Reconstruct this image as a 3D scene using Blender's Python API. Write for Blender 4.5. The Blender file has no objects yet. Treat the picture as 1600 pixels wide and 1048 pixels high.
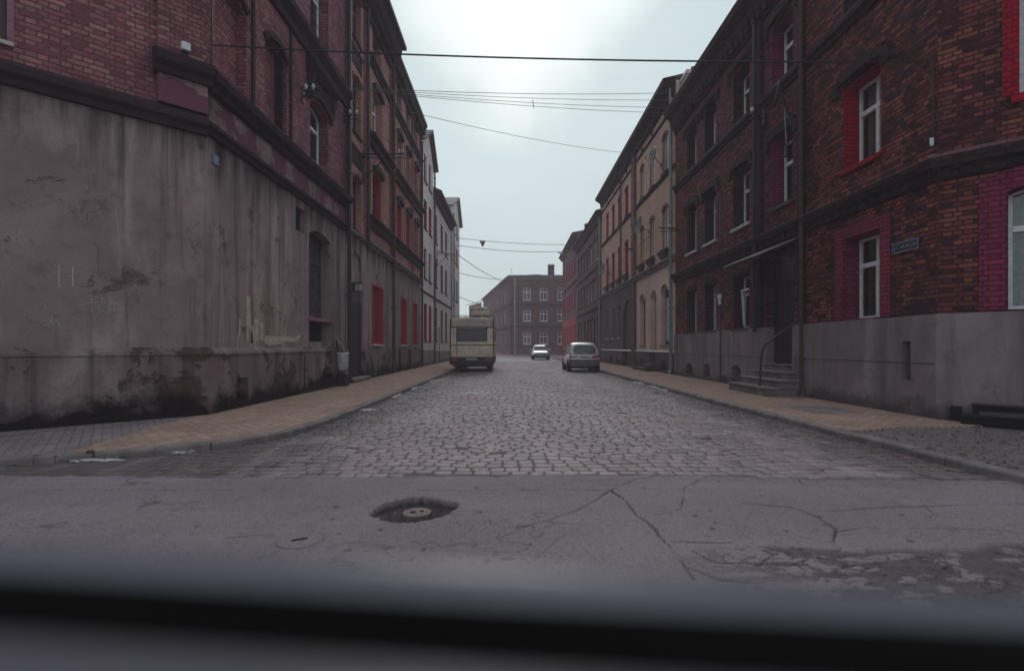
HAZE=.0028; EXPO=0.06; SKY0=(.59,.71,.735); SKY1=(.65,.775,.795); SKYB=(.95,1.05,1.04)
import bpy, bmesh, math, random
import numpy as np
from mathutils import Matrix, Vector, noise as mnoise
random.seed(7); np.random.seed(7)
S = bpy.context.scene; C = S.collection
R = math.radians
WM = {}
# ---------------------------------------------------------------- mesh builder
class MB:
    def __init__(s): s.v=[]; s.f=[]; s.m=[]; s.cur=0
    def add(s, vs, fs):
        b=len(s.v); s.v+= [tuple(v) for v in vs]
        for f in fs: s.f.append(tuple(b+i for i in f)); s.m.append(s.cur)
    def quad(s,a,b,c,d): s.add([a,b,c,d],[(0,1,2,3)])
    def poly(s,pts): s.add(pts,[tuple(range(len(pts)))])
    def box(s,x0,x1,y0,y1,z0,z1):
        s.add([(x0,y0,z0),(x1,y0,z0),(x1,y1,z0),(x0,y1,z0),(x0,y0,z1),(x1,y0,z1),(x1,y1,z1),(x0,y1,z1)],
              [(0,3,2,1),(4,5,6,7),(0,1,5,4),(1,2,6,5),(2,3,7,6),(3,0,4,7)])
    def prism(s,prof,x0,x1):                      # prof: (y,z) points, extruded along x
        n=len(prof); vs=[(x0,y,z) for y,z in prof]+[(x1,y,z) for y,z in prof]
        s.add(vs,[(i,(i+1)%n,(i+1)%n+n,i+n) for i in range(n)]+[tuple(range(n))[::-1],tuple(range(n,2*n))])
    def hull(s,bot,top):                          # two rings with equal counts
        n=len(bot); s.add(list(bot)+list(top),[(i,(i+1)%n,(i+1)%n+n,i+n) for i in range(n)]+[tuple(range(n))[::-1],tuple(range(n,2*n))])
    def cyl(s,p,q,r0,r1=None,n=12):
        r1=r0 if r1 is None else r1; p=Vector(p); q=Vector(q); d=(q-p).normalized()
        a=d.orthogonal().normalized(); b=d.cross(a); A=[];B=[]
        for i in range(n):
            t=2*math.pi*i/n; o=a*math.cos(t)+b*math.sin(t); A.append(p+o*r0); B.append(q+o*r1)
        s.hull(A,B)
    def tube(s,pts,r,n=6):
        pts=[Vector(p) for p in pts]; rings=[]; a=None
        for i,p in enumerate(pts):
            d=(pts[min(i+1,len(pts)-1)]-pts[max(i-1,0)]).normalized()
            if a is None: a=d.orthogonal().normalized()
            a=(a-d*a.dot(d)).normalized(); b=d.cross(a)
            rings.append([p+(a*math.cos(2*math.pi*k/n)+b*math.sin(2*math.pi*k/n))*r for k in range(n)])
        vs=[v for g in rings for v in g]; fs=[]
        for i in range(len(rings)-1):
            for k in range(n): fs.append((i*n+k,i*n+(k+1)%n,(i+1)*n+(k+1)%n,(i+1)*n+k))
        fs.append(tuple(range(n))[::-1]); fs.append(tuple(range((len(rings)-1)*n,len(rings)*n)))
        s.add(vs,fs)
    def arcband(s,uc,w,zs,rise,t,y0,y1,off=0.0,n=9):   # curved band over an opening of width w
        w=w/2+off; rise=max(rise+off*.3,.02); Rr=(w*w+rise*rise)/(2*rise); a=math.asin(min(1,w/Rr)); c=zs+off*.7+rise-Rr
        for i in range(n):
            t0=-a+2*a*i/n; t1=-a+2*a*(i+1)/n; P=[]
            for y in (y0,y1):
                for (tt,r) in ((t0,Rr),(t1,Rr),(t1,Rr+t),(t0,Rr+t)): P.append((uc+r*math.sin(tt),y,c+r*math.cos(tt)))
            s.add(P,[(0,1,2,3),(7,6,5,4),(0,4,5,1),(1,5,6,2),(2,6,7,3),(3,7,4,0)])
def arcpts(u0,u1,z1,rise,n=9):
    if rise<=0: return [(u0,z1),(u1,z1)]
    w=(u1-u0)/2; Rr=(w*w+rise*rise)/(2*rise); uc=(u0+u1)/2; a=math.asin(min(1,w/Rr)); c=z1-Rr
    return [(uc+Rr*math.sin(-a+2*a*i/n),c+Rr*math.cos(-a+2*a*i/n)) for i in range(n+1)]
def make(name,mb,mats,parent=None,frame=None,smooth=False,bevel=0,sub=0,attrs=None):
    me=bpy.data.meshes.new(name); me.from_pydata(mb.v,[],mb.f)
    if not isinstance(mats,(list,tuple)): mats=[mats]
    for m in mats: me.materials.append(m)
    if len(mats)>1: me.polygons.foreach_set('material_index',mb.m)
    me.update()
    n=len(me.loops); co=np.empty(len(me.vertices)*3,np.float32); me.vertices.foreach_get('co',co); co=co.reshape(-1,3)
    vi=np.empty(n,np.int32); me.loops.foreach_get('vertex_index',vi)
    nr=np.empty(len(me.polygons)*3,np.float32); me.polygons.foreach_get('normal',nr); nr=np.abs(nr.reshape(-1,3))
    lt=np.empty(len(me.polygons),np.int32); me.polygons.foreach_get('loop_total',lt)
    ax=np.repeat(np.argmax(nr*np.array([1,1.01,1]),axis=1),lt); P=co[vi]; uv=np.empty((n,2),np.float32)
    uv[:,0]=np.where(ax==0,P[:,1],P[:,0]); uv[:,1]=np.where(ax==2,P[:,1],P[:,2])
    me.uv_layers.new(name='UVMap').data.foreach_set('uv',uv.ravel())
    o=bpy.data.objects.new(name,me); C.objects.link(o)
    if smooth: me.polygons.foreach_set('use_smooth',[True]*len(me.polygons))
    place(o,parent,frame)
    if bevel:
        b=o.modifiers.new('bevel','BEVEL'); b.width=bevel; b.segments=2; b.limit_method='ANGLE'
    if sub:
        b=o.modifiers.new('sub','SUBSURF'); b.levels=sub; b.render_levels=sub
    return o
def place(o,parent=None,frame=None):
    if frame is None: frame=WM[parent.name] if parent else Matrix()
    WM[o.name]=frame.copy()
    if parent: o.parent=parent; o.matrix_local=WM[parent.name].inverted()@frame
    else: o.matrix_world=frame
def tag(o,label,cat,group=None,kind=None):
    if label: o['label']=label
    if cat: o['category']=cat
    if group: o['group']=group
    if kind: o['kind']=kind
    return o
def empty(name,frame,label,cat,group=None):
    o=bpy.data.objects.new(name,None); o.empty_display_size=.3; C.objects.link(o); place(o,None,frame); return tag(o,label,cat,group)
def struct(o): o['kind']='structure'; return o
def FR(x,y,ang,z=0): return Matrix.Translation((x,y,z))@Matrix.Rotation(ang,4,'Z')
def copy_tree(o,frame):
    c=o.copy(); C.objects.link(c); WM[c.name]=frame; c.matrix_world=frame
    for ch in list(o.children):
        d=ch.copy(); C.objects.link(d); d.parent=c; WM[d.name]=frame@(WM[o.name].inverted()@WM[ch.name])
        for g in list(ch.children):
            e=g.copy(); C.objects.link(e); e.parent=d
    return c
# ---------------------------------------------------------------- materials
class NT:
    def __init__(s,name):
        s.m=bpy.data.materials.new(name); s.m.use_nodes=True; s.t=s.m.node_tree; s.t.nodes.clear()
        s.out=s.n('ShaderNodeOutputMaterial')
    def n(s,ty,ins=None,**kw):
        x=s.t.nodes.new(ty)
        for k,v in kw.items(): setattr(x,k,v)
        for k,v in (ins or {}).items():
            if isinstance(v,bpy.types.NodeSocket): s.t.links.new(v,x.inputs[k])
            else: x.inputs[k].default_value=v
        return x
    def link(s,a,b): s.t.links.new(a,b)
    def pos(s): return s.n('ShaderNodeNewGeometry').outputs['Position']
    def uv(s): return s.n('ShaderNodeTexCoord').outputs['UV']
    def scale(s,v,sc): return s.n('ShaderNodeMapping',{'Vector':v,'Scale':sc}).outputs[0]
    def noise(s,v,sc,det=4,rough=.55,dist=0): return s.n('ShaderNodeTexNoise',{'Vector':v,'Scale':sc,'Detail':det,'Roughness':rough,'Distortion':dist}).outputs[0]
    def ramp(s,f,stops):
        r=s.n('ShaderNodeValToRGB',{'Fac':f}); e=r.color_ramp.elements
        while len(e)<len(stops): e.new(.5)
        for i,(p,c) in enumerate(stops):
            e[i].position=p; e[i].color=(c,c,c,1) if isinstance(c,(int,float)) else (*c,1)
        return r.outputs[0]
    def mix(s,f,a,b,mode='MIX'):
        x=s.n('ShaderNodeMix',data_type='RGBA',blend_type=mode)
        for k,v in ((0,f),(6,a),(7,b)):
            if isinstance(v,bpy.types.NodeSocket): s.link(v,x.inputs[k])
            else: x.inputs[k].default_value=v if k==0 else ((*v,1) if len(v)==3 else v)
        return x.outputs[2]
    def math(s,op,a,b=0,clamp=False):
        x=s.n('ShaderNodeMath',operation=op,use_clamp=clamp)
        for k,v in ((0,a),(1,b)):
            if isinstance(v,bpy.types.NodeSocket): s.link(v,x.inputs[k])
            else: x.inputs[k].default_value=v
        return x.outputs[0]
    def bump(s,h,st=.5,d=.01,nrm=None):
        i={'Height':h,'Strength':st,'Distance':d}
        if nrm: i['Normal']=nrm
        return s.n('ShaderNodeBump',i).outputs[0]
    def fin(s,col,rough=.9,metal=0,normal=None,spec=.3,**kw):
        b=s.n('ShaderNodeBsdfPrincipled')
        for k,v in (('Base Color',col),('Roughness',rough),('Metallic',metal),('Specular IOR Level',spec),*kw.items()):
            if isinstance(v,bpy.types.NodeSocket): s.link(v,b.inputs[k])
            else: b.inputs[k].default_value=(*v,1) if (isinstance(v,tuple) and len(v)==3) else v
        if normal: s.link(normal,b.inputs['Normal'])
        s.link(b.outputs[0],s.out.inputs[0]); return s.m
def brick(name,pal,mortar,soot=.5,sootc=(.02,.015,.018),bw=.26,rh=.078,bump=.7,blotch=1.0,mort=.012,streak=0,big=None):
    t=NT(name); P=t.pos(); uv=t.uv()
    wob=t.noise(P,9,2); uvd=t.n('ShaderNodeVectorMath',{0:uv},operation='ADD')
    w=t.n('ShaderNodeVectorMath',{0:t.n('ShaderNodeTexNoise',{'Vector':P,'Scale':6.0,'Detail':3.0}).outputs[1],1:(.5,.5,.5)},operation='SUBTRACT').outputs[0]
    sc=t.n('ShaderNodeVectorMath',{0:w,3:.022},operation='SCALE').outputs[0]; t.link(sc,uvd.inputs[1])
    b=t.n('ShaderNodeTexBrick',{'Vector':uvd.outputs[0],'Color1':(0,0,0,1),'Color2':(1,1,1,1),'Mortar':(.5,.5,.5,1),'Scale':1.0,'Mortar Size':mort,'Mortar Smooth':.3,'Bias':0.0,'Brick Width':bw,'Row Height':rh},squash=.5,squash_frequency=2)
    col=t.ramp(b.outputs['Color'],pal)
    n1=t.noise(P,.9,6,.62); 
    if big: col=t.mix(t.ramp(t.noise(P,.7,4,.6,.3),[(.44,0),(.6,1)]),col,t.mix(.55,col,big))
    col=t.mix(t.ramp(t.noise(P,35,3),[(.3,.55),(.7,1.0)]),(0,0,0),col,'MIX')
    mfac=t.ramp(b.outputs['Fac'],[(.0,0),(1,1)])
    mcol=t.mix(t.noise(P,4,4),mortar,tuple(x*.35 for x in mortar))
    col=t.mix(mfac,col,mcol)
    so=t.ramp(n1,[(.38,0),(.66,soot)]); col=t.mix(so,col,sootc)
    if streak:
        st=t.noise(t.scale(P,(2.2,2.2,.22)),1.3,5,.65); col=t.mix(t.ramp(st,[(.5,0),(.68,streak)]),col,sootc)
    h=t.math('SUBTRACT',t.math('MULTIPLY',t.noise(P,28,4,.7),.5),t.math('MULTIPLY',mfac,1.0))
    return t.fin(col,.92,0,t.bump(h,bump,.018),spec=.15)
def stucco(name,base,dark,light=None,damp=.9,damp_h=1.3,patch=None,streak=.6,bump=.5,fine=60,pt=(.6,.64),top=0,dz=0):
    t=NT(name); P=t.pos()
    n1=t.noise(P,.55,7,.62,.4); col=t.mix(t.ramp(n1,[(.3,0),(.7,1)]),base,tuple(.55*a+.45*b for a,b in zip(base,dark)))
    if light: col=t.mix(t.ramp(t.noise(t.scale(P,(1.1,1.1,.35)),.9,5,.6,.5),[(.52,0),(.72,.8)]),col,light)
    st=t.noise(t.scale(P,(3.2,3.2,.16)),1.0,6,.62,.2); col=t.mix(t.ramp(st,[(.5,0),(.72,streak)]),col,dark)
    n3=t.noise(P,3.1,8,.7,.6); col=t.mix(t.ramp(n3,[(.54,0),(.75,.5)]),col,dark)
    pm=None
    if patch:
        pm=t.ramp(t.noise(P,1.15,7,.66,.35),[(pt[0],0),(pt[1],1)]); col=t.mix(pm,col,patch)
    # splash-zone grime rising from the pavement with a ragged edge
    z=t.n('ShaderNodeSeparateXYZ',{0:P}).outputs[2]
    hh=t.math('SUBTRACT',t.math('DIVIDE',z,damp_h),t.math('MULTIPLY',t.noise(P,1.6,7,.68,.3),1.7))
    col=t.mix(t.ramp(hh,[(-.0,damp),(.22,0)]) if False else t.ramp(t.math('ADD',hh,.75),[(.22,damp),(.62,0)]),col,tuple(x*.55 for x in dark))
    if top:
        hz=t.math('ADD',t.math('MULTIPLY',t.math('SUBTRACT',z,top),.42),t.math('MULTIPLY',t.noise(t.scale(P,(2.6,2.6,.2)),1.2,5,.6),1.3))
        col=t.mix(t.ramp(hz,[(.42,0),(.8,.92)]),col,tuple(x*.6 for x in dark))
    col=t.mix(t.ramp(t.noise(P,fine,3,.7),[(.3,.25),(.7,0)]),col,(0,0,0))
    vo=t.n('ShaderNodeTexVoronoi',{'Vector':t.n('ShaderNodeVectorMath',{0:P,1:t.n('ShaderNodeTexNoise',{'Vector':P,'Scale':2.5,'Detail':5.0}).outputs[1]},operation='ADD').outputs[0],'Scale':1.1},feature='DISTANCE_TO_EDGE').outputs[0]
    crk=t.ramp(vo,[(.0,1),(.007,0)]); crk=t.math('MULTIPLY',crk,t.ramp(t.noise(P,.8,2),[(.56,0),(.66,.55)]))
    col=t.mix(crk,col,tuple(x*.5 for x in dark))
    h=t.math('ADD',t.math('MULTIPLY',t.noise(P,fine,4,.75),.35),t.math('MULTIPLY',n3,1.2))
    if pm is not None: h=t.math('SUBTRACT',h,t.math('MULTIPLY',pm,1.2))
    h=t.math('SUBTRACT',h,t.math('MULTIPLY',crk,.8))
    return t.fin(col,.93,0,t.bump(h,bump,.02),spec=.15)
def plain(name,c,rough=.6,metal=0,var=.35,sc=6,bump=.15,spec=.4,dirt=(.03,.025,.025),coat=0):
    t=NT(name); P=t.pos(); col=t.mix(t.ramp(t.noise(P,sc,6,.65,.3),[(.4,0),(.75,var)]),c,dirt)
    return t.fin(col,rough,metal,t.bump(t.noise(P,sc*9,3),bump,.004),spec=spec,**({'Coat Weight':coat} if coat else {}))
def glassm(name,tint=(.02,.025,.03),see=.0,sc=1.3):
    t=NT(name); P=t.pos(); nb=t.bump(t.noise(P,sc,2),.25,.02)
    g=t.n('ShaderNodeBsdfPrincipled',{'Base Color':(*tint,1),'Roughness':.06,'Specular IOR Level':.7,'Normal':nb})
    if see:
        tr=t.n('ShaderNodeBsdfTransparent',{'Color':(.8,.84,.84,1)}); fr=t.n('ShaderNodeFresnel',{'IOR':1.5,'Normal':nb}).outputs[0]
        gl=t.n('ShaderNodeBsdfGlossy',{'Roughness':.03,'Normal':nb}); mx=t.n('ShaderNodeMixShader',{0:t.math('ADD',fr,.05,True),1:tr.outputs[0],2:gl.outputs[0]})
        t.link(mx.outputs[0],t.out.inputs[0])
    else: t.link(g.outputs[0],t.out.inputs[0])
    return t.m
M={}
M['brickL']=brick('mauve_brick',[(0,(.28,.075,.115)),(.35,(.4,.13,.165)),(.7,(.48,.18,.2)),(1,(.55,.25,.22))],(.2,.11,.125),.5,bw=.25,rh=.077,streak=.4)
M['brickL2']=brick('pink_orange_brick',[(0,(.45,.17,.19)),(.4,(.6,.26,.27)),(.75,(.68,.33,.29)),(1,(.74,.42,.32))],(.34,.2,.21),.4,sootc=(.08,.035,.045),streak=.4,big=(.75,.36,.24))
M['brickdark']=brick('sooty_shaded_brick',[(0,(.03,.014,.02)),(.5,(.065,.026,.034)),(1,(.1,.042,.048))],(.038,.024,.03),.6)  # sooty trim; also stands in for shade in window reveals and arches
M['brickR']=brick('red_brick',[(0,(.05,.014,.02)),(.3,(.14,.03,.038)),(.6,(.29,.062,.06)),(1,(.46,.13,.085))],(.075,.036,.045),.62,bump=.9,bw=.24,rh=.073,streak=.45)
M['brickR2']=brick('tan_brick',[(0,(.68,.36,.28)),(.5,(.8,.48,.37)),(1,(.86,.56,.42))],(.55,.34,.29),.25,sootc=(.28,.16,.15),streak=.2)
M['brickR3']=brick('brown_brick',[(0,(.14,.062,.07)),(.5,(.25,.11,.12)),(1,(.34,.15,.14))],(.13,.085,.09),.45)
M['brickR4']=brick('dull_mauve_brick',[(0,(.2,.078,.092)),(.5,(.27,.11,.125)),(1,(.33,.14,.145))],(.16,.1,.11),.4)
M['brickF']=brick('far_brick',[(0,(.13,.058,.06)),(.5,(.18,.085,.088)),(1,(.23,.11,.11))],(.1,.075,.08),.4)
M['stuccoL']=stucco('weathered_stucco',(.38,.272,.268),(.045,.03,.034),(.58,.44,.42),.9,.95,patch=(.15,.1,.11),streak=1.0,bump=.8,pt=(.6,.66),top=4.7)
M['plinthL']=stucco('damp_plinth_render',(.3,.205,.21),(.03,.02,.023),(.42,.31,.3),1.0,.72,patch=(.1,.06,.055),streak=.8,bump=1.3,pt=(.55,.6),fine=40)
M['frieze']=stucco('peeling_frieze',(.36,.25,.24),(.08,.035,.045),(.55,.45,.4),0,1,patch=(.2,.07,.1),streak=.8,pt=(.48,.52),bump=.9)
M['mould']=stucco('black_moulding',(.06,.036,.044),(.015,.01,.012),None,0,1,streak=.5)
M['plinthR']=stucco('grey_plinth_render',(.28,.21,.235),(.08,.058,.068),(.38,.3,.325),.75,.5,streak=.55,bump=.5,fine=45)
M['stuccoW']=stucco('pale_stucco',(.9,.76,.76),(.34,.26,.27),None,.7,1.2,streak=.5)
M['stuccoG']=stucco('grey_stucco',(.8,.67,.67),(.28,.21,.22),None,.7,1.2,streak=.5)
M['stuccoB']=stucco('beige_stucco',(.82,.6,.52),(.25,.16,.15),None,.7,.9,streak=.4)
M['stuccoD']=stucco('dark_painted_stucco',(.18,.115,.125),(.05,.033,.04),None,.7,.9)
M['redwall']=stucco('red_painted_wall',(.42,.07,.09),(.16,.03,.045),None,.5,.8)
M['roof']=plain('tarred_roof',(.07,.06,.065),.8)
M['roofg']=plain('grey_roof_tiles',(.15,.12,.12),.8)
M['stone']=plain('worn_stone',(.2,.16,.165),.85,var=.8,sc=3,bump=.5)
M['darkstone']=plain('black_stone',(.05,.04,.043),.85,var=.7,sc=3,bump=.6)
M['white']=plain('white_frame_paint',(.8,.77,.82),.5,var=.3,sc=9)
M['darkwood']=plain('dark_wood_frame',(.06,.035,.035),.6)
M['doorwood']=plain('old_door_wood',(.014,.008,.009),.7,var=.6)
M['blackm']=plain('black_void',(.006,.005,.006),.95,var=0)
M['red']=plain('red_paint',(.38,.008,.045),.6,var=.45,sc=7,dirt=(.12,.015,.02))
M['redb']=brick('red_painted_brick',[(0,(.38,.006,.03)),(1,(.55,.01,.04))],(.26,.008,.018),.25,sootc=(.1,.01,.015),bump=.8)
M['pinkb']=brick('maroon_painted_brick',[(0,(.27,.028,.08)),(1,(.38,.045,.115))],(.15,.022,.05),.4,sootc=(.06,.02,.03),bump=.8)
M['pink']=plain('faded_pink_paint',(.3,.12,.15),.7,var=.6)
M['orangew']=plain('ochre_paint',(.36,.18,.09),.7,var=.4)
M['blue']=plain('blue_paint',(.1,.28,.48),.6,var=.3)
M['whitesill']=plain('white_sill_paint',(.5,.44,.46),.6,var=.6,sc=8)
M['pipe']=plain('black_pipe',(.022,.018,.02),.5,.2,var=.4)
M['rust']=plain('rusty_pipe',(.07,.032,.028),.8,var=.6)
M['pipeg']=plain('galvanised_pipe',(.2,.24,.25),.5,.3,var=.4)
M['wire']=plain('cable_rubber',(.018,.014,.016),.6,var=.2)
M['thinwire']=plain('bare_wire',(.1,.085,.09),.6,var=.2)
M['porc']=plain('porcelain',(.6,.6,.62),.3,var=.2)
M['glass']=glassm('window_glass'); M['glasssee']=glassm('clear_window_glass',see=1)
M['curtain']=plain('lace_curtain',(.36,.38,.35),.9,var=.3,sc=20); M['curtaing']=plain('green_curtain',(.16,.22,.14),.9,var=.4,sc=12)
M['dirtyglass']=plain('dusty_glass',(.075,.065,.08),.2,var=.7,sc=5,spec=.5)
# ---------------------------------------------------------------- ground
def vnoise(x,y,s,seed=0):
    x=x*s+seed*17.3; y=y*s+seed*9.1; xi=np.floor(x).astype(np.int64); yi=np.floor(y).astype(np.int64); fx=x-xi; fy=y-yi
    def h(a,b):
        v=(a*374761393+b*668265263+seed*1442695)&0xffffffff; v=((v^(v>>13))*1274126177)&0xffffffff; return ((v^(v>>16))&0xffff)/65535.0
    fx=fx*fx*(3-2*fx); fy=fy*fy*(3-2*fy)
    return (h(xi,yi)*(1-fx)+h(xi+1,yi)*fx)*(1-fy)+(h(xi,yi+1)*(1-fx)+h(xi+1,yi+1)*fx)*fy
def fbm(x,y,s,o=4,seed=0):
    a=.5; t=0; n=0
    for i in range(o): t=t+a*vnoise(x,y,s*2**i,seed+i); n+=a; a*=.5
    return t/n
def G(px,py,z=0.0):                               # where a photo point meets the ground, used once to read off survey positions
    Y=800*(1.2-z)/(py-542); return ((px-800)*Y/800,Y)
def sheet(name,pts,z,mat,thick=0):
    mb=MB(); P=[(x,y,z) for x,y in pts]
    if thick: mb.hull([(x,y,z-thick) for x,y in pts],P)
    else: mb.poly(P)
    return struct(make(name,mb,mat))
tg=NT('dirt_ground'); P=tg.pos(); M['ground']=tg.fin(tg.mix(tg.noise(P,1.5,6),(.09,.068,.07),(.19,.145,.15)),.95,0,tg.bump(tg.noise(P,12,5),.6,.03))
sheet('ground',[(-400,-300),(400,-300),(400,600),(-400,600)],-.13,M['ground'])
# asphalt
t=NT('old_asphalt'); P=t.pos(); at=t.n('ShaderNodeAttribute',attribute_name='wear').outputs['Fac']
col=t.mix(t.ramp(t.noise(P,.6,6,.6,.4),[(.35,0),(.7,1)]),(.235,.176,.206),(.17,.126,.15))
col=t.mix(t.ramp(t.noise(t.scale(P,(.35,2.2,1)),1.2,5,.6,.6),[(.5,0),(.7,.4)]),col,(.27,.212,.238))
col=t.mix(t.ramp(t.noise(P,5,6,.7),[(.55,0),(.8,.5)]),col,(.09,.07,.08))
sp=t.n('ShaderNodeTexVoronoi',{'Vector':P,'Scale':95.0}).outputs['Color']; col=t.mix(t.ramp(t.n('ShaderNodeSeparateColor',{0:sp}).outputs[0],[(.0,.55),(.3,0),(.85,0),(1,.0)]),col,(.04,.03,.035))
col=t.mix(t.ramp(t.n('ShaderNodeSeparateColor',{0:sp}).outputs[1],[(.86,0),(1,.5)]),col,(.3,.26,.27))
col=t.mix(at,col,(.03,.022,.026))
h=t.math('ADD',t.noise(P,90,3,.8),t.math('MULTIPLY',t.noise(P,7,4),1.5))
M['asph']=t.fin(col,.88,0,t.bump(h,.55,.006),spec=.25)
def img(x,y): return G(x,y)
def edgeY(X): return 4.74+.05*np.sin(X*1.1+1)+.05*(vnoise(X,X*0,2.3,5)-.5)-.012*np.abs(X)**1.6*(X>2)+.07*(vnoise(X,X*0,7,6)-.5)
nx,ny=900,230; xs=np.linspace(-5.6,5.6,nx); v=np.linspace(0,1,ny)
X,V=np.meshgrid(xs,v); Y=2.1+(edgeY(X)-2.1)*V
wob=.05*(fbm(X,Y,4,3,11)-.5); wob2=.05*(fbm(X,Y,4,3,12)-.5)
Xw=X+wob+.25*(fbm(X,Y,1.2,3,13)-.5)*.5; Yw=Y+wob2
wear=np.zeros_like(X); Z=.006*(fbm(X,Y,2.0,4,3)-.5)
def crack(pts,w=.012,k=.95):
    global wear,Z
    pts=[G(*p) for p in pts]; d=np.full_like(X,9.)
    for (ax,ay),(bx,by) in zip(pts[:-1],pts[1:]):
        L=(bx-ax)**2+(by-ay)**2; tt=np.clip(((Xw-ax)*(bx-ax)+(Yw-ay)*(by-ay))/L,0,1)
        d=np.minimum(d,np.hypot(Xw-ax-tt*(bx-ax),Yw-ay-tt*(by-ay)))
    m=np.clip(1.3-d/(w*.5*(.3+1.5*vnoise(X,Y,5,21))),0,1)*k; wear=np.maximum(wear,m); Z-=.008*m
q=lambda L:[(x/2+800,y/2+560) for x,y in L]
for L,w in (([(310,410),(400,500),(480,580),(530,650),(560,690)],.016),([(310,410),(390,375),(470,365)],.012),([(310,410),(180,480),(60,520),(-40,560)],.012),
            ([(490,572),(590,575),(680,572)],.013),([(1000,475),(1200,462),(1400,458),(1640,450)],.012),([(700,450),(870,465),(960,500),(1010,530),(990,575)],.013),
            ([(1010,540),(1100,527),(1300,530),(1480,530),(1600,545)],.011),([(450,490),(520,470),(540,400),(620,370)],.009),([(860,350),(910,395)],.010),
            ([(560,600),(640,640),(760,640),(840,600)],.014),([(530,650),(640,690),(760,700)],.014),([(900,395),(1100,400),(1300,390),(1560,400)],.007),
            ([(-320,412),(0,410),(120,408),(310,410)],.010),([(-1600,415),(-1300,408),(-1000,412),(-700,404)],.008),([(1300,455),(1340,490),(1500,500)],.008),
            ([(-900,560),(-800,548),(-660,560)],.007),([(-550,470),(-430,440)],.006),([(700,520),(990,575)],.006),([(200,530),(60,640)],.007),([(-700,600),(-500,570),(-360,590)],.006)):
    crack(q(L),w)
# worn-through area on the right
reg=np.clip((3.1-Y+.25*(fbm(X,Y,2.2,3,31)-.5))/.07,0,1)*np.clip((X-.95-.5*(fbm(X,Y,3,3,32)-.5))/.6,0,1)
isl=fbm(X*.75,Y*1.5,10.5,5,33); th=.60-.17*np.clip((X-1.1)/1.0,0,1)+.16*np.clip((X-3.4)/1.5,0,1)
m=reg*np.clip((isl-th+.02)/.025,0,1); ed=fbm(X,Y,22,3,34); wear=np.maximum(wear,m*(.42+.4*ed)); Z-=m*(.007+.006*ed)
for k_,(fx,sd_) in enumerate(((2.2,51),(4.5,52))):
    rg=np.abs(fbm(X*.8,Y*1.2,fx,3,sd_)-.5); mm=reg*np.clip(1.3-rg/.012,0,1)*.9; wear=np.maximum(wear,mm); Z-=.008*mm
rg=np.abs(fbm(X,Y,1.1,5,55)-.5); mm=np.clip(1.2-rg/.004,0,1)*np.clip((fbm(X,Y,.8,2,56)-.52)/.05,0,1)*.6; wear=np.maximum(wear,mm)
# pothole round the valve cover
a=np.arctan2((Y-3.80)/.30,(X+.72)/.285); r=np.hypot((X+.72)/.285,(Y-3.80)/.30); rr=1.02+.05*np.sin(2*a+1)+.10*(vnoise(np.cos(a)*3,np.sin(a)*3,1.4,8)-.5)*2+.09*(vnoise(np.cos(a)*3,np.sin(a)*3,5,9)-.5)
rr=rr+.10*(fbm(X,Y,28,3,47)-.5); m=np.clip((rr-r)/.03,0,1); Z=Z*(1-m)+m*(-.07+.03*fbm(X,Y,22,3,41)); wear=np.maximum(wear,m*(.72+.4*fbm(X,Y,40,3,42)))
# small bits knocked out
for i in range(60):
    cx=random.uniform(-3,4.5); cy=random.uniform(2.6,4.6); s=random.uniform(.006,.02); m=np.clip(1.4-np.hypot(X-cx,(Y-cy))/s,0,1); wear=np.maximum(wear,m); Z-=.01*m
# shallow ring of the flush cover at left
gx,gy=G(468,843); d=np.abs(np.hypot(X-gx,Y-gy)-.145); m=np.clip(1.1-d/.008,0,1)*.5; wear=np.maximum(wear,m); Z-=.006*m
me=bpy.data.meshes.new('asphalt_road'); vs=np.stack([X,Y,Z],-1).reshape(-1,3); i=np.arange((ny-1)*(nx-1)); rI=i//(nx-1); cI=i%(nx-1); b=rI*nx+cI
fs=np.stack([b,b+1,b+nx+1,b+nx],-1)
me.vertices.add(len(vs)); me.vertices.foreach_set('co',vs.astype(np.float32).ravel()); me.loops.add(len(fs)*4); me.loops.foreach_set('vertex_index',fs.ravel().astype(np.int32))
me.polygons.add(len(fs)); me.polygons.foreach_set('loop_start',np.arange(0,len(fs)*4,4,dtype=np.int32)); me.update(calc_edges=True); me.validate()
me.attributes.new('wear','FLOAT','POINT').data.foreach_set('value',wear.astype(np.float32).ravel()); me.materials.append(M['asph']); me.polygons.foreach_set('use_smooth',[True]*len(fs))
o=bpy.data.objects.new('asphalt_road',me); C.objects.link(o); struct(o)
mb=MB(); mb.poly([(-60,-40,-.001),(60,-40,-.001),(60,2.11,-.001),(-60,2.11,-.001)]); mb.poly([(-60,2.11,-.001),(-5.59,2.11,-.001),(-5.59,4.7,-.001),(-60,4.7,-.001)]); mb.poly([(5.59,2.11,-.001),(60,2.11,-.001),(60,4.4,-.001),(5.59,4.4,-.001)])
struct(make('cross_street_asphalt',mb,M['asph']))
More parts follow.
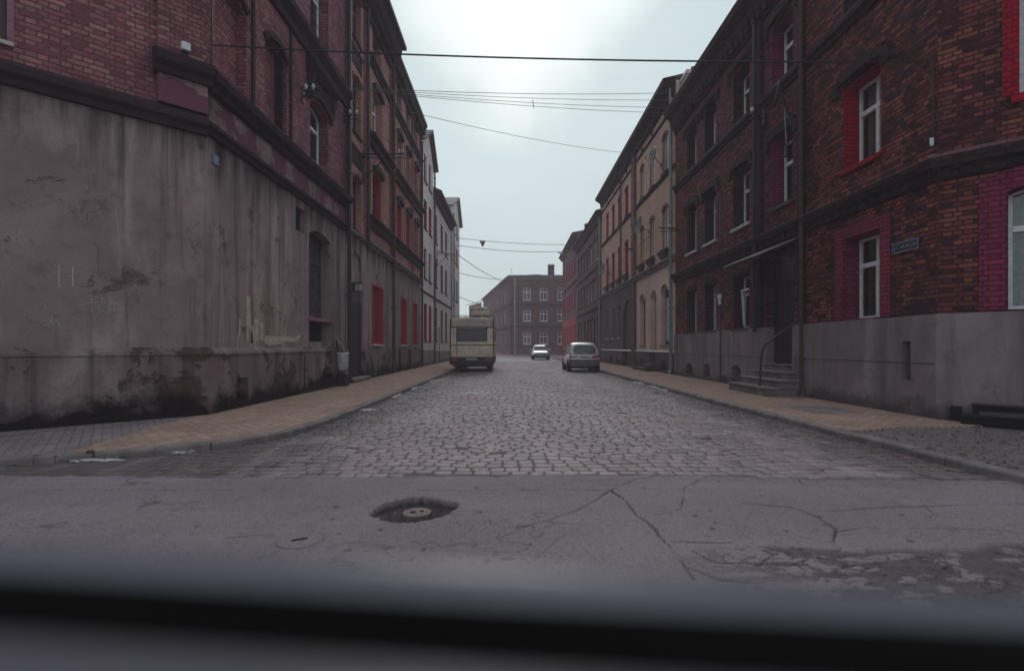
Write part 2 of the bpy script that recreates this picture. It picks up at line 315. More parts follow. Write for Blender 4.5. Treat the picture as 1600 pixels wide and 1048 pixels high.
# cobbles
t=NT('granite_setts'); P=t.pos(); at=t.n('ShaderNodeAttribute',attribute_name='tint').outputs['Color']
col=t.mix(t.ramp(t.noise(P,45,4,.7),[(.3,.45),(.65,0)]),at,(.05,.04,.045)); col=t.mix(t.ramp(t.noise(P,.8,5,.6),[(.45,0),(.75,.5)]),col,(.085,.062,.07))
xx=t.math('ABSOLUTE',t.math('SUBTRACT',t.n('ShaderNodeSeparateXYZ',{0:P}).outputs[0],.72)); gut=t.ramp(t.math('ADD',t.math('MULTIPLY',xx,.2),t.math('MULTIPLY',t.noise(P,1.4,6,.65,.3),.55)),[(.78,0),(.95,.8)])
col=t.mix(gut,col,(.06,.042,.048)); rut=t.noise(t.scale(P,(1.6,.18,1)),1.0,4,.6); col=t.mix(t.ramp(rut,[(.5,0),(.68,.45)]),col,(.34,.27,.3)); col=t.mix(t.ramp(t.noise(P,2.3,6,.7,.5),[(.56,0),(.72,.5)]),col,(.08,.058,.065))
M['sett']=t.fin(col,.62,0,t.bump(t.math('ADD',t.noise(P,70,4,.75),t.math('MULTIPLY',t.noise(P,14,3),2)),.6,.008),spec=.4)
t=NT('joint_dirt'); P=t.pos(); M['joint']=t.fin(t.mix(t.noise(P,8,5),(.12,.075,.08),(.19,.13,.14)),.95,0,t.bump(t.noise(P,60,4),.7,.01))
# distant cobbles: same paving read as a fine surface pattern
t=NT('far_setts'); P=t.pos(); br=t.n('ShaderNodeTexBrick',{'Vector':P,'Color1':(.2,.155,.17,1),'Color2':(.31,.25,.265,1),'Mortar':(.11,.075,.08,1),'Scale':1.0,'Mortar Size':.018,'Brick Width':.165,'Row Height':.14})
M['farsett']=t.fin(t.mix(t.ramp(t.noise(P,.8,5,.6),[(.45,0),(.75,.4)]),br.outputs[0],(.08,.062,.07)),.62,0,t.bump(t.math('MULTIPLY',br.outputs['Fac'],-1),.8,.02))
KL=[(-14,-1.0),(-9,2.2),(-6.6,4.1),(-5.3,5.12),(-4.18,5.62),(-3.55,6.02),(-3.2,6.45),(-2.98,7.0),(-2.9,7.7),(-2.88,9.5),(-2.88,51)]
KR=[(4.55,-2),(4.5,3),(4.47,4.5),(4.43,6),(4.38,7.5),(4.32,10),(4.32,68)]
def lerpx(K,y):
    for (a,b),(c,d) in zip(K[:-1],K[1:]):
        if b<=y<=d: return a+(c-a)*(y-b)/(d-b)
    return K[-1][0]
Pv=[];Tv=[]; YF=42.0
row=0; yb=4.3
def warp(x,y): # laid in shallow overlapping arcs
    ph=(x+.4)/1.35; f=ph-math.floor(ph)-.5
    k=max(0,min(1,(y-5.0)/.7)); return y+k*(.2*(1-4*f*f))+.02*math.sin(x*3+y)
verts=[];faces=[];tints=[]; rnd=random.random
while yb<YF:
    rh=.125+.02*rnd(); xl=-9 if yb<6.4 else -3.6; x=xl+.16*rnd(); prev=None
    while x<5.0:
        w=.14+.06*rnd()
        cxm=x+w/2; yc=warp(cxm,yb+rh/2); inside=(lerpx(KL,yc)-.0<cxm-w*.4 and cxm+w*.4<lerpx(KR,yc)+.0) and yc-rh/2>float(edgeY(np.array([cxm]))[0])-.0+ (.0 if row%2 else .0)
        if inside:
            j=lambda s:(rnd()-.5)*s
            g=.007; A=[(x+g+j(.018),yb+g+j(.02)),(x+w-g+j(.018),yb+g+j(.02)),(x+w-g+j(.018),yb+rh-g+j(.02)),(x+g+j(.018),yb+rh-g+j(.02))]
            A=[(a,warp(a,b_)) for a,b_ in A]; ca=sum(p[0] for p in A)/4; cb=sum(p[1] for p in A)/4
            h=j(.009)+.006*math.sin(ca*1.3+cb*.7); tx=j(.05); ty=j(.05)
            if rnd()<.01: h-=.02
            b0=len(verts)
            for sc,dz in ((1.05,-.05),(1.0,-.009),(.88,-.001),(.5,.001)):
                for (a,b_) in A:
                    px=ca+(a-ca)*sc; py=cb+(b_-cb)*sc; verts.append((px,py,-.004+h+dz+(px-ca)*tx+(py-cb)*ty))
            for r_ in range(3):
                for k in range(4): faces.append((b0+r_*4+k,b0+r_*4+(k+1)%4,b0+(r_+1)*4+(k+1)%4,b0+(r_+1)*4+k))
            faces.append((b0+12,b0+13,b0+14,b0+15))
            v=.275+.12*(rnd()-.5)-(.05 if rnd()<.15 else 0)+(.05 if rnd()<.06 else 0); c=(v*1.06,v*.75,v*.86+.01*rnd(),1); tints+= [c]*16
        x+=w+.002
    yb+=rh+.004; row+=1
me=bpy.data.meshes.new('cobbled_road'); me.from_pydata(verts,[],faces); me.update()
ca=me.attributes.new('tint','FLOAT_COLOR','POINT'); ca.data.foreach_set('color',np.array(tints,np.float32).ravel()); me.materials.append(M['sett']); me.polygons.foreach_set('use_smooth',[True]*len(faces))
o=bpy.data.objects.new('cobbled_road',me); C.objects.link(o); struct(o)
sheet('cobble_bed',[(-14,4.4),(5,4.4),(5,43),(-3.4,43),(-3.4,7),(-14,5)],-.018,M['joint'])
sheet('far_cobbled_road',[(-3.3,41.6),(4.9,41.6),(4.9,68),(30,76),(30,80),(-60,130),(-60,51),(-3.3,51)],-.012,M['farsett'])
sheet('left_cobble_edge_strip',[(-40,4.6),(-12.2,4.6),(-12.2,.2),(-40,-14)],-.02,M['joint'])
# pavements
def paver(name,a,b,mor,bw,rh,rot=0,off=.5):
    t=NT(name); P=t.pos(); u=t.n('ShaderNodeMapping',{'Vector':P,'Rotation':(0,0,rot)}).outputs[0]
    br=t.n('ShaderNodeTexBrick',{'Vector':u,'Color1':(0,0,0,1),'Color2':(1,1,1,1),'Mortar':(.5,.5,.5,1),'Scale':1.0,'Mortar Size':.009,'Brick Width':bw,'Row Height':rh},offset=off)
    c=t.ramp(br.outputs[0],[(0,a),(1,b)]); c=t.mix(br.outputs['Fac'],c,mor); c=t.mix(t.ramp(t.noise(P,1.3,6,.65,.3),[(.42,0),(.7,.55)]),c,tuple(x*.45 for x in a))
    c=t.mix(t.ramp(t.noise(P,6,7,.72,.5),[(.52,0),(.7,.5)]),c,tuple(x*.3 for x in a)); c=t.mix(t.ramp(t.noise(P,50,3),[(.3,.3),(.6,0)]),c,(.03,.02,.02))
    return t.fin(c,.85,0,t.bump(t.math('SUBTRACT',t.math('MULTIPLY',t.noise(P,40,3),.4),br.outputs['Fac']),.9,.012),spec=.25)
M['pave']=paver('ochre_paving_blocks',(.38,.235,.19),(.5,.325,.262),(.15,.1,.09),.21,.105,R(90)); M['paveg']=paver('grey_paving_blocks',(.24,.195,.22),(.33,.27,.295),(.1,.075,.082),.2,.1,R(-38))
inL=[(x+(-.13 if i>5 else -.1),y+(.0 if i>7 else .1)) for i,(x,y) in enumerate(KL)]
idx=[i for i,(x,y) in enumerate(inL) if x>-4.95 or i>=4]
ygj=None
sheet('left_pavement',[(-4.78,5.35)]+inL[4:]+[(-5.5,51),(-5.5,8.4),(-5.25,8.4)],.068,M['pave'],.2)
sheet('left_grey_pavement',[(-40,2)]+[(-14.5,-.6)]+inL[1:4]+[(-4.785,5.345),(-5.255,8.4),(-5.255,9.0),(-12,12),(-40,12)],.066,M['paveg'],.2)
inR=[(x+.14,y) for x,y in KR]
sheet('right_pavement',[(4.58,6.95)]+[(4.51,7.5),(4.46,10),(4.46,68),(6.9,68),(6.9,8.0),(6.75,7.35),(6.0,7.3),(5.4,7.25),(5.0,7.05)],.07,M['pave'],.2)
sheet('far_pavement',[(-.3,76.5),(14,76.5),(14,79),(-.3,79)],.1,M['paveg'],.2)
sheet('dirt_verge',[(4.66,-3),(4.6,3),(4.6,4.5),(4.57,6),(4.52,7.3),(6.95,8.4),(12,5),(30,5),(30,-3)],.045,M['ground'],.2)
mb=MB()
def kerb(K,side,L=.95):
    # individual kerbstones along a polyline
    pts=[Vector((x,y)) for x,y in K]; d=[0]
    for a,b in zip(pts[:-1],pts[1:]): d.append(d[-1]+(b-a).length)
    def at(s):
        s=max(0,min(d[-1]-1e-4,s))
        for i in range(len(pts)-1):
            if s<=d[i+1]: return pts[i].lerp(pts[i+1],(s-d[i])/(d[i+1]-d[i]))
    s=0
    while s<d[-1]-.2:
        l=L*random.uniform(.75,1.15); 
        bend=True
        for a0,a1 in ((s+.008,s+l/2),(s+l/2,s+l-.008)):
            a=at(a0); b=at(a1); t_=(b-a).normalized(); n=Vector((-t_.y,t_.x))*side; w=.14; z=.075+random.uniform(-.008,.006); ch=.02
            pr=[(0,-.1),(0,z-ch),(ch,z),(w,z),(w,-.1)]
            A=[(a.x+n.x*o_,a.y+n.y*o_,zz) for o_,zz in pr]; B=[(b.x+n.x*o_,b.y+n.y*o_,zz) for o_,zz in pr]
            mb.hull(A,B)
        s+=l
kerb(KL,1); struct(make('left_kerb',mb,M['stone'],bevel=.008)); mb=MB(); kerb(KR,-1); struct(make('right_kerb',mb,M['stone'],bevel=.008))
# gravel and rubbish on the verge
vs=[];fs=[]
def pebble(V,F,x,y,z,s,fl=.6):
    b=len(V); 
    for k in range(6):
        d=[(1,0,0),(-1,0,0),(0,1,0),(0,-1,0),(0,0,1),(0,0,-1)][k]; q_=s*random.uniform(.6,1.2)
        V.append((x+d[0]*q_,y+d[1]*q_,z+d[2]*q_*fl))
    for f in ((0,2,4),(2,1,4),(1,3,4),(3,0,4),(2,0,5),(1,2,5),(3,1,5),(0,3,5)): F.append(tuple(b+i for i in f))
mb=MB()
for i in range(5200):
    x=random.uniform(4.6,8.6); y=random.uniform(3.5,8); 
    if x+y>15.0 or (y>7.1 and x<6.5): continue
    pebble(mb.v,mb.f,x,y,.047,random.choice([.006,.009,.012,.02,.03])*random.uniform(.7,1.3))
mb.m=[0]*len(mb.f)
t=NT('gravel_stones'); P=t.pos(); M['gravel']=t.fin(t.ramp(t.noise(P,14,2),[(.35,(.05,.04,.042)),(.55,(.13,.1,.1)),(.7,(.28,.24,.25))]),.9)
tag(make('gravel',mb,M['gravel']),'loose gravel and rubble on the dirt verge by the grey wall','gravel',kind='stuff')
mb=MB()
for i in range(900):
    k=random.random(); a=random.uniform(0,6.28)
    if k<.45: x=-.72+.24*math.cos(a)*random.random()**.5; y=3.8+.24*math.sin(a)*random.random()**.5; z=-.05
    elif k<.7: x=random.gauss(-.3,.25); y=random.gauss(3.55,.15); z=.001
    else: x=random.uniform(1.3,3.2); y=random.uniform(2.5,3.0); z=-.01
    pebble(mb.v,mb.f,x,y,z,random.uniform(.002,.0065))
mb.m=[0]*len(mb.f); tag(make('grit',mb,M['gravel']),'fine grit crumbled from the broken asphalt','grit',kind='stuff')
mb=MB()
for i in range(2600):
    y=4.9+17*random.random()**1.6; L_=random.random()<.5
    x=(lerpx(KL,y)+abs(random.gauss(0,.16))+.01) if L_ else (lerpx(KR,y)-abs(random.gauss(0,.2))-.01)
    pebble(mb.v,mb.f,x,y,.004,random.choice([.004,.006,.008,.014])*random.uniform(.7,1.4),.5)
for i in range(700):
    y=8.5+14*random.random()**1.4; x=-5.13+abs(random.gauss(0,.07)) if random.random()<.6 else 6.64-abs(random.gauss(0,.08)); pebble(mb.v,mb.f,x,y,.07,random.uniform(.004,.014),.5)
mb.m=[0]*len(mb.f); tag(make('gutter_grit',mb,M['gravel']),'loose grit and crumbs lying in the gutters and along the walls','grit',kind='stuff')
# fallen leaves and scraps
M['leaf']=plain('dead_leaf',(.12,.07,.04),.8,var=.5); mb=MB()
for i in range(170):
    y=4.2+12*random.random()**1.5; L_=random.random()<.45; x=(lerpx(KL,y)+random.gauss(.12,.15)) if L_ else (random.uniform(4.6,7.4) if y<7.2 else 4.3-abs(random.gauss(.1,.2))); z=.055 if x>4.6 else .012
    a=random.uniform(0,6.3); s=random.uniform(.015,.035); c,d=math.cos(a)*s,math.sin(a)*s; h=random.uniform(0,.012)
    mb.add([(x-c,y-d,z),(x+d*.5,y-c*.5,z+h),(x+c,y+d,z+.004),(x-d*.5,y+c*.5,z+h*.6)],[(0,1,2,3)])
tag(make('dead_leaves',mb,M['leaf']),'dead leaves and scraps scattered in the gutters and on the verge','leaves',kind='stuff')
# snow and ice remnants
M['snow']=plain('old_snow',(.6,.57,.62),.9,var=.9,sc=14,bump=1.0,dirt=(.2,.16,.18),spec=.1)
snow=[(95,718,.5,.07,'long flat snow strip at the far left end of the left kerb'),(150,714,.2,.05,'short snow lump by the brown debris on the left kerb'),(205,708,.26,.03,'thin snow streak at the start of the left kerb curve'),
(255,706,.3,.04,'bright snow patch at the outer bend of the left kerb'),(290,704,.12,.03,'small snow dot just right of the bend patch'),(570,640,.2,.16,'melting snow patch on the cobbles under the red ground floor window'),
(613,618,.22,.5,'snow ridge in the left gutter nearest the camera'),(640,606,.2,.8,'snow ridge in the left gutter halfway to the camper'),(668,595,.2,1.0,'snow ridge in the left gutter just behind the camper'),
(737,614,.42,.16,'grey ice patch on the cobbles behind the camper'),(1000,598,.14,.6,'farthest snow lump in the right gutter by the silver car'),(1022,604,.16,.55,'middle snow lump in the right gutter'),(1045,609,.2,.3,'nearest broad snow lump in the right gutter'),(1122,626,.07,.06,'tiny snow lump at the right kerb facing the steps'),(690,582,.2,1.1,'snow streak beside the camper left rear wheel')]
for px,py,rx,ry,lab in snow:
    x,y=G(px,py); mb=MB(); n=40; sd=random.random()*50; rings=[]
    for k,(s,z) in enumerate(((1,-.012),(.9,.006),(.5,.012),(.12,.015))):
        ring=[]
        for i in range(n):
            a=2*math.pi*i/n; q_=.9+1.0*mnoise.noise(Vector((math.cos(a)*2.2+sd,math.sin(a)*2.2,0)))+.6*mnoise.noise(Vector((math.cos(a)*6+sd,math.sin(a)*6,1)))
            ring.append((x+rx*s*q_*math.cos(a),y+ry*s*q_*math.sin(a),z*.8+.006*mnoise.noise(Vector((i*.7,k*1.0,sd)))))
        rings.append(ring)
    vv=[p for r_ in rings for p in r_]; ff=[(a*n+i,a*n+(i+1)%n,(a+1)*n+(i+1)%n,(a+1)*n+i) for a in range(3) for i in range(n)]+[tuple(range(3*n,4*n))]
    mb.add(vv,ff); tag(make('snow_patch',mb,M['snow'],smooth=True),lab,'snow','snow remnants in the gutters')
# covers
M['iron']=plain('rusty_iron',(.17,.11,.115),.7,.2,var=.5,sc=14,bump=.5)
gx,gy=-.70,3.77; fr=FR(gx,gy,.3,-.045); r_=empty('valve_cover',fr,'round iron valve cover sticking up inside the ragged pothole','manhole cover')
mb=MB(); mb.cyl((0,0,-.02),(0,0,.032),.108,.105,32); make('cover_plate',mb,M['iron'],r_,bevel=.004); 
mb=MB(); mb.box(-.05,-.01,-.012,.012,.0315,.037); mb.box(.02,.05,-.01,.012,.0315,.036); make('lifting_lug',mb,M['blackm'],r_)
gx,gy=G(468,843); r_=empty('manhole_cover',FR(gx,gy,.5,-.004),'flat round cover set flush in the asphalt left of the pothole','manhole cover'); mb=MB(); mb.cyl((0,0,-.02),(0,0,.006),.135,.135,36); make('cover_plate',mb,M['asph'],r_)
mb=MB(); mb.box(-.045,.045,-.008,.008,.005,.011); make('lifting_bar',mb,M['blackm'],r_)
mb=MB(); mb.box(-.42,.42,-.6,.6,0,.012); o=make('pavement_hatch',mb,M['stone'],None,FR(5.6,9.35,0.0,.066),bevel=.004); tag(o,'flat rectangular grey hatch plate in the ochre pavement near the steps','hatch')
# loose dark debris on the road
mb=MB(); pebble(mb.v,mb.f,0,0,.02,.07,.35); mb.m=[0]*8; x,y=G(1128,648); tag(make('debris_lump',mb,M['darkstone'],None,FR(x,y,0),sub=1),'dark flattened lump lying on the cobbles near the right kerb','debris')
mb=MB(); pebble(mb.v,mb.f,0,0,.03,.09,.5); mb.m=[0]*8; x,y=G(140,706,.1); tag(make('debris_lump',mb,M['darkstone'],None,FR(x,y,0,.07),sub=1),'dark clod of dirt lying on the left kerb above the snow','debris')
# ---------------------------------------------------------------- buildings
def op(u0,u1,z0,z1,arch=0,depth=.22,**k): return dict(u0=u0,u1=u1,z0=z0,z1=z1,arch=arch,depth=depth,**k)
def panel(mb,U0,U1,Z0,Z1,ops,y=0.0,top=False):
    ops=[o for o in ops if o['u0']<U1-1e-4 and o['u1']>U0+1e-4 and o['z0']<Z1-1e-4 and o['z1']>Z0+1e-4]
    us=sorted({U0,U1}|{round(max(U0,min(U1,o[k])),4) for o in ops for k in ('u0','u1')}); zs=sorted({Z0,Z1}|{round(max(Z0,min(Z1,o[k])),4) for o in ops for k in ('z0','z1')})
    for a,b in zip(us[:-1],us[1:]):
        if b-a<1e-4: continue
        run=None
        for c,d in zip(zs[:-1],zs[1:]):
            if d-c<1e-4: continue
            m=((a+b)/2,(c+d)/2); hole=any(o['u0']<m[0]<o['u1'] and o['z0']<m[1]<o['z1'] for o in ops)
            if not hole: mb.quad((a,y,c),(b,y,c),(b,y,d),(a,y,d))
    for o in ops:
        a,b=max(U0,o['u0']),min(U1,o['u1']); c,d=max(Z0,o['z0']),min(Z1,o['z1']); D=o['depth']; full=o['z1']<=Z1+1e-4
        rise=o['arch'] if full else 0; sp=d-rise
        if o['u0']>=U0: mb.quad((a,y,c),(a,y,sp),(a,D,sp),(a,D,c))
        if o['u1']<=U1: mb.quad((b,y,c),(b,D,c),(b,D,sp),(b,y,sp))
        if o['z0']>=Z0-1e-4: mb.quad((a,y,c),(a,D,c),(b,D,c),(b,y,c))
        if full:
            P=arcpts(a,b,d,rise)
            for (u0,z0),(u1,z1) in zip(P[:-1],P[1:]):
                mb.quad((u0,y,z0),(u1,y,z1),(u1,D,z1),(u0,D,z0))
                if rise>0: mb.quad((u0,y,z0),(u1,y,z1),(u1,y,d),(u0,y,d))
    if top: mb.quad((U0,y,Z1),(U1,y,Z1),(U1,top,Z1),(U0,top,Z1))
def outline(o,ins=0,n=9):
    u0,u1,z0,z1=o['u0']+ins,o['u1']-ins,o['z0']+ins,o['z1']-ins
    if o['arch']: return [(u0,z0),(u1,z0)]+[(u,z) for u,z in arcpts(u0,u1,z1,o['arch'],n)][::-1]
    return [(u0,z0),(u1,z0),(u1,z1),(u0,z1)]
def window(root,fr,o,frame='white',glass='glass',style='T',sill=None,surround=None,curtain=None,reveal=None,sw=.16,label=None,hood=None,sillh=.07,simple=False,ft=.06,flat=False):
    oo=o
    if flat: o=dict(o,z1=o['z1']-o['arch'],arch=0)
   
    D=o['depth']; u0,u1,z0,z1=o['u0'],o['u1'],o['z0'],o['z1']; rise=o['arch']; sp=z1-rise; w=u1-u0; uc=(u0+u1)/2; H=z1-z0
    y0,y1=D-.055,D+.005; mb=MB(); e=.002
    mb.box(u0+e,u0+ft,y0,y1,z0+e,sp); mb.box(u1-ft,u1-e,y0,y1,z0+e,sp); mb.box(u0+ft,u1-ft,y0+.001,y1,z0+e,z0+ft)
    if rise: mb.arcband(uc,w-2*ft,sp-ft*.3,rise-ft*.4,ft*.95,y0+.001,y1)
    else: mb.box(u0+ft,u1-ft,y0+.001,y1,z1-ft,z1-e)
    tz=z0+H*.66; b=.028
    if 'T' in style: mb.box(u0+ft,u1-ft,y0-.012,y1-.001,tz-.045,tz+.045)
    if style in('T','TM'): mb.box(uc-b*1.3,uc+b*1.3,y0-.006,y1-.002,z0+ft,tz-.045)
    if style in('T','TM'): mb.box(uc-b,uc+b,y0-.003,y1-.002,tz+.045,z1-ft*.8)
    if style=='M': mb.box(uc-b*1.3,uc+b*1.3,y0-.006,y1-.002,z0+ft,z1-ft*.8)
    if 'D' in style:  # double door-like sash with two transoms
        mb.box(uc-b,uc+b,y0-.003,y1-.002,z0+ft,z1-ft); mb.box(u0+ft,u1-ft,y0-.004,y1-.001,z0+H*.36,z0+H*.36+.04)
    f=make('window',mb,M[frame],root,fr,bevel=.004 if not simple else 0)
    if label: f['label']=label
    pm=MB(); pm.poly([(u,D-.02,z) for u,z in outline(o,.012)]); make('pane',pm,M[glass],f,fr)
    if sill:
        s=MB(); s.prism([(-.07,z0-sillh),(D-.05,z0-sillh),(D-.05,z0+.012),(-.07,z0-.015)],u0-.07,u1+.07); make('sill',s,M[sill],f,fr,bevel=.006 if not simple else 0)
    if reveal or surround:
        s=MB()
        if reveal:
            s.box(u0+.001,u0+.014,.002,D-.057,z0,sp); s.box(u1-.014,u1-.001,.002,D-.057,z0,sp)
            if rise: s.arcband(uc,w-.03,sp,rise-.012,.01,.002,D-.057)
            else: s.box(u0+.014,u1-.014,.002,D-.057,z1-.014,z1-.001)
        if surround:
            k=sw; s.box(u0-k,u0-.001,-.022,.03,z0,sp); s.box(u1+.001,u1+k,-.022,.03,z0,sp)
            if rise: s.arcband(uc,w,sp,rise,k,-.023,.03)
            else: s.box(u0-k,u1+k,-.022,.03,z1+.001,z1+k)
            if rise:
                for a,b2 in ((u0-k,u0),(u1,u1+k)): s.box(a,b2-.001 if b2==u0 else b2,-.021,.028,sp,sp+k*.8)
        make('surround',s,M[surround or reveal],f,fr)
    if hood:
        s=MB(); s.arcband(uc,w,sp,max(rise,.03),hood[1],-hood[2],.02,off=hood[0]); 
        if len(hood)>4: 
            for a in (u0-hood[0]-hood[1]*.9,u1+hood[0]-.02): s.box(a,a+hood[1]*.9+.02,-hood[2]*1.15,.02,sp-hood[4],sp+hood[0]*.8+.1)
        make('hood_mould',s,M[hood[3]],f,fr)
    if flat:
        q_=MB(); q_.poly([(u,D-.03,z) for u,z in [(oo['u0'],z1),(oo['u1'],z1)]+arcpts(oo['u0'],oo['u1'],oo['z1'],oo['arch'])[::-1][1:-1]]); make('arch_shade_panel',q_,M['brickdark'],f,fr)  # dark panel puts the shade under the arch into colour
    if curtain:
        c=MB(); n=26; a0,a1=(u0+ft,u1-ft) 
        for i in range(n):
            if curtain[1]=='side' and .33<i/n<.66: continue
            x0=a0+(a1-a0)*i/n; x1=a0+(a1-a0)*(i+1)/n; d0=.02*math.sin(i*1.7); d1=.02*math.sin((i+1)*1.7)
            c.quad((x0,D+.09+d0,z0),(x1,D+.09+d1,z0),(x1,D+.09+d1,z1-.02),(x0,D+.09+d0,z1-.02))
        make('curtain',c,M[curtain[0]],f,fr)
    return f
def shell(root,fr,U0,U1,H,depth=9,mat='brickdark',gap=.004,z0=0,back=.3):
    mb=MB(); a,b=U0+gap,U1-gap
    mb.quad((a,.01,z0),(a,depth,z0),(a,depth,H),(a,.01,H)); mb.quad((b,.01,z0),(b,.01,H),(b,depth,H),(b,depth,z0)); mb.quad((a,depth,z0),(b,depth,z0),(b,depth,H),(a,depth,H))
    # room backs keep the inside dark
    make('back_wall',mb,M[mat],root,fr)
def roofslab(root,fr,U0,U1,H,over=.35,rise=1.2,depth=9,mat='roof',th=.12,e0=0,e1=0):
    mb=MB(); mb.prism([(-over,H-th),(-over,H+.02),(depth/2,H+rise),(depth,H+.02),(depth,H-th),(depth/2,H+rise-th)],U0-e0,U1+e1); return make('roof',mb,M[mat],root,fr)
def corn(name,root,fr,U0,U1,prof,mat,dent=None,U=None):
    mb=MB(); mb.prism(prof,U0,U1)
    if dent:
        st,w,y0,z0,z1=dent; u=U0+st/2
        while u<U1-w: mb.box(u,u+w,y0,.02,z0,z1); u+=st
    return make(name,mb,M[mat],root,fr)
def pipe(root,fr,u,z0,z1,r=.055,y=-.09,mat='pipe',shoe=True):
    mb=MB(); pts=[(u,y,z1),(u,y,z0+.25)]
    if shoe: pts+= [(u,y,z0+.15),(u,y-.08,z0+.03)]
    else: pts+=[(u,y,z0)]
    mb.tube(pts,r,10); z=z0+.8
    while z<z1: mb.cyl((u,y,z),(u,y,z+.05),r*1.3,n=10); mb.box(u-.012,u+.012,y,.02,z,z+.04); z+=1.9
    o=make('downpipe',mb,M[mat],root,fr); return o
def chimney(root,fr,u,y,z0,z1,w=.5,d=.7,mat='brickdark'):
    mb=MB(); mb.box(u,u+w,y,y+d,z0,z1-.15); mb.box(u-.05,u+w+.05,y-.05,y+d+.05,z1-.15,z1); 
    o=make('chimney',mb,M[mat],root,fr); m2=MB()
    for k in (.3,.7): m2.cyl((u+w*k,y+d*.5,z1),(u+w*k,y+d*.5,z1+.22),.09,.08,10)
    make('chimney_pot',m2,M['rust'],o,fr)
# ===== LEFT CORNER HOUSE =====
XL=-5.2; F1=FR(XL,0,R(90)); CL=8.63
root=empty('corner_tenement',F1,'left corner tenement of mauve brick with blind arched windows over stained grey plaster','tenement','tenement houses along the street')
colA=(8.98,10.02); colB=(10.78,11.82); colC=(13.2,14.5)
wins=[op(*colC,6.05,7.72,.18,.33),op(*colC,9.35,11.5,.18,.33)]
blind=[op(*c,z0,z1,.22,.2) for c in (colA,colB) for z0,z1 in ((5.98,7.9),(9.35,11.5))]
shop=op(13.12,14.7,1.98,4.3,.17,.34); low=op(13.12,14.7,1.34,1.9,0,.3); vent=op(12.3,12.82,4.02,4.6,0,.13); hole1=op(9.45,9.85,.22,.62,0,.3); hole2=op(13.75,14.45,.28,.66,.1,.3)
mb=MB(); panel(mb,CL,16.0,1.12,4.9,[shop,low,vent]); make('plaster_wall',mb,M['stuccoL'],root,F1)
mb=MB(); panel(mb,CL-.05,16.05,0,1.06,[hole1,hole2],y=-.12,top=.0); mb.prism([(.01,1.06),(-.12,1.061),(-.14,1.07),(-.13,1.11),(.01,1.2)],CL-.06,16.05); make('plinth',mb,M['plinthL'],root,F1)
mb=MB(); panel(mb,CL,16.0,4.9,5.6,[]); make('frieze',mb,M['frieze'],root,F1)
mb=MB(); panel(mb,CL,16.0,5.6,13.8,wins+blind); 
for o in blind: mb.poly([(u,.195,z) for u,z in outline(o)])
make('brick_wall',mb,M['brickL'],root,F1)
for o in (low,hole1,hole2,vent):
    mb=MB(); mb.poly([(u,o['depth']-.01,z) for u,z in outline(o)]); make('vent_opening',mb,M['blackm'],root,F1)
# chamfer
c45=math.sqrt(.5); LC=6.0; F1c=FR(XL-LC*c45,CL-LC*c45,R(45)); cu=lambda u:LC-u
cw=op(cu(3.5),cu(2.36),5.35,7.5,.2); 
mb=MB(); panel(mb,0,LC,1.12,4.85,[]); make('plaster_wall',mb,M['stuccoL'],root,F1c)
mb=MB(); panel(mb,0,LC+.05,0,1.06,[],y=-.12,top=0); mb.prism([(.01,1.06),(-.12,1.061),(-.14,1.07),(-.13,1.11),(.01,1.2)],0,LC+.055); make('plinth',mb,M['plinthL'],root,F1c)
mb=MB(); panel(mb,0,LC,4.85,13.8,[cw]); make('brick_wall',mb,M['brickL'],root,F1c)
window(root,F1c,cw,'darkwood','glass','T',sill='whitesill',surround='pink',sw=.07)
mb=MB(); panel(mb,-9,.0,0,13.8,[]); make('side_wall',mb,M['brickL'],root,FR(XL-LC*c45,CL-LC*c45,0))
# corner pilaster on the chamfer
mb=MB(); mb.box(cu(.66),LC+.02,-.1,.02,5.95,13.8); make('corner_pilaster',mb,M['brickL'],root,F1c)
mb=MB(); mb.box(cu(.66),LC+.04,-.1,.02,5.1,5.56); make('pilaster_base',mb,M['frieze'],root,F1c)
P1=[(.02,5.54),(-.1,5.56),(-.12,5.64),(-.22,5.7),(-.25,5.8),(-.25,5.85),(.02,5.98)]; P2=[(.02,4.8),(-.06,4.82),(-.07,4.88),(-.13,4.93),(-.13,4.98),(-.06,5.02),(-.05,5.06),(.02,5.1)]
P3=[(.02,8.62),(-.08,8.64),(-.1,8.8),(-.24,8.95),(-.26,9.08),(.02,9.2)]; P4=[(.02,12.9),(-.1,12.95),(-.14,13.3),(-.4,13.5),(-.44,13.75),(.02,13.9)]
sh=lambda P,d,k=1: [(y*k-(d if y<0 else 0),z) for y,z in P]
for nm,P in (('lower_moulding',P2),('cornice',P1),('string_cornice',P3),('eaves_cornice',P4)):
    corn(nm,root,F1,CL+.0,16.0,P,'mould',dent=(.24,.11,-.14,P[0][1]-.1,P[0][1]+.08) if nm in('eaves_cornice',) else None)
corn('lower_moulding',root,F1c,0,LC+.05,[(.02,4.74),(-.06,4.76),(-.08,4.84),(-.15,4.9),(-.15,5.0),(.02,5.12)],'mould')
corn('cornice',root,F1c,cu(.72),LC+.1,sh(P1,.06),'mould'); corn('eaves_cornice',root,F1c,0,LC+.16,P4,'mould'); corn('string_cornice',root,F1c,0,LC+.1,P3,'mould')
for c in (colA,colB):
    for z0,z1 in ((5.98,7.9),(9.35,11.5)): mb=MB(); mb.arcband(sum(c)/2,c[1]-c[0],z1-.22,.22,.13,-.045,.02,off=.0); make('arch_trim',mb,M['brickdark'],root,F1)
for a in (10.2,11.95): mb=MB(); mb.box(a,a+.1,-.04,.02,5.98,8.6); make('brick_lesene',mb,M['brickdark'],root,F1)
window(root,F1,shop,'darkwood','dirtyglass','T',sill='pink',label='tall arched shop window with dark glass and faded pink sill',sillh=.1)
window(root,F1,wins[0],'white','glass','T',sill='pink',hood=(.08,.16,.09,'mould'),label='white framed window with faded pink sill')
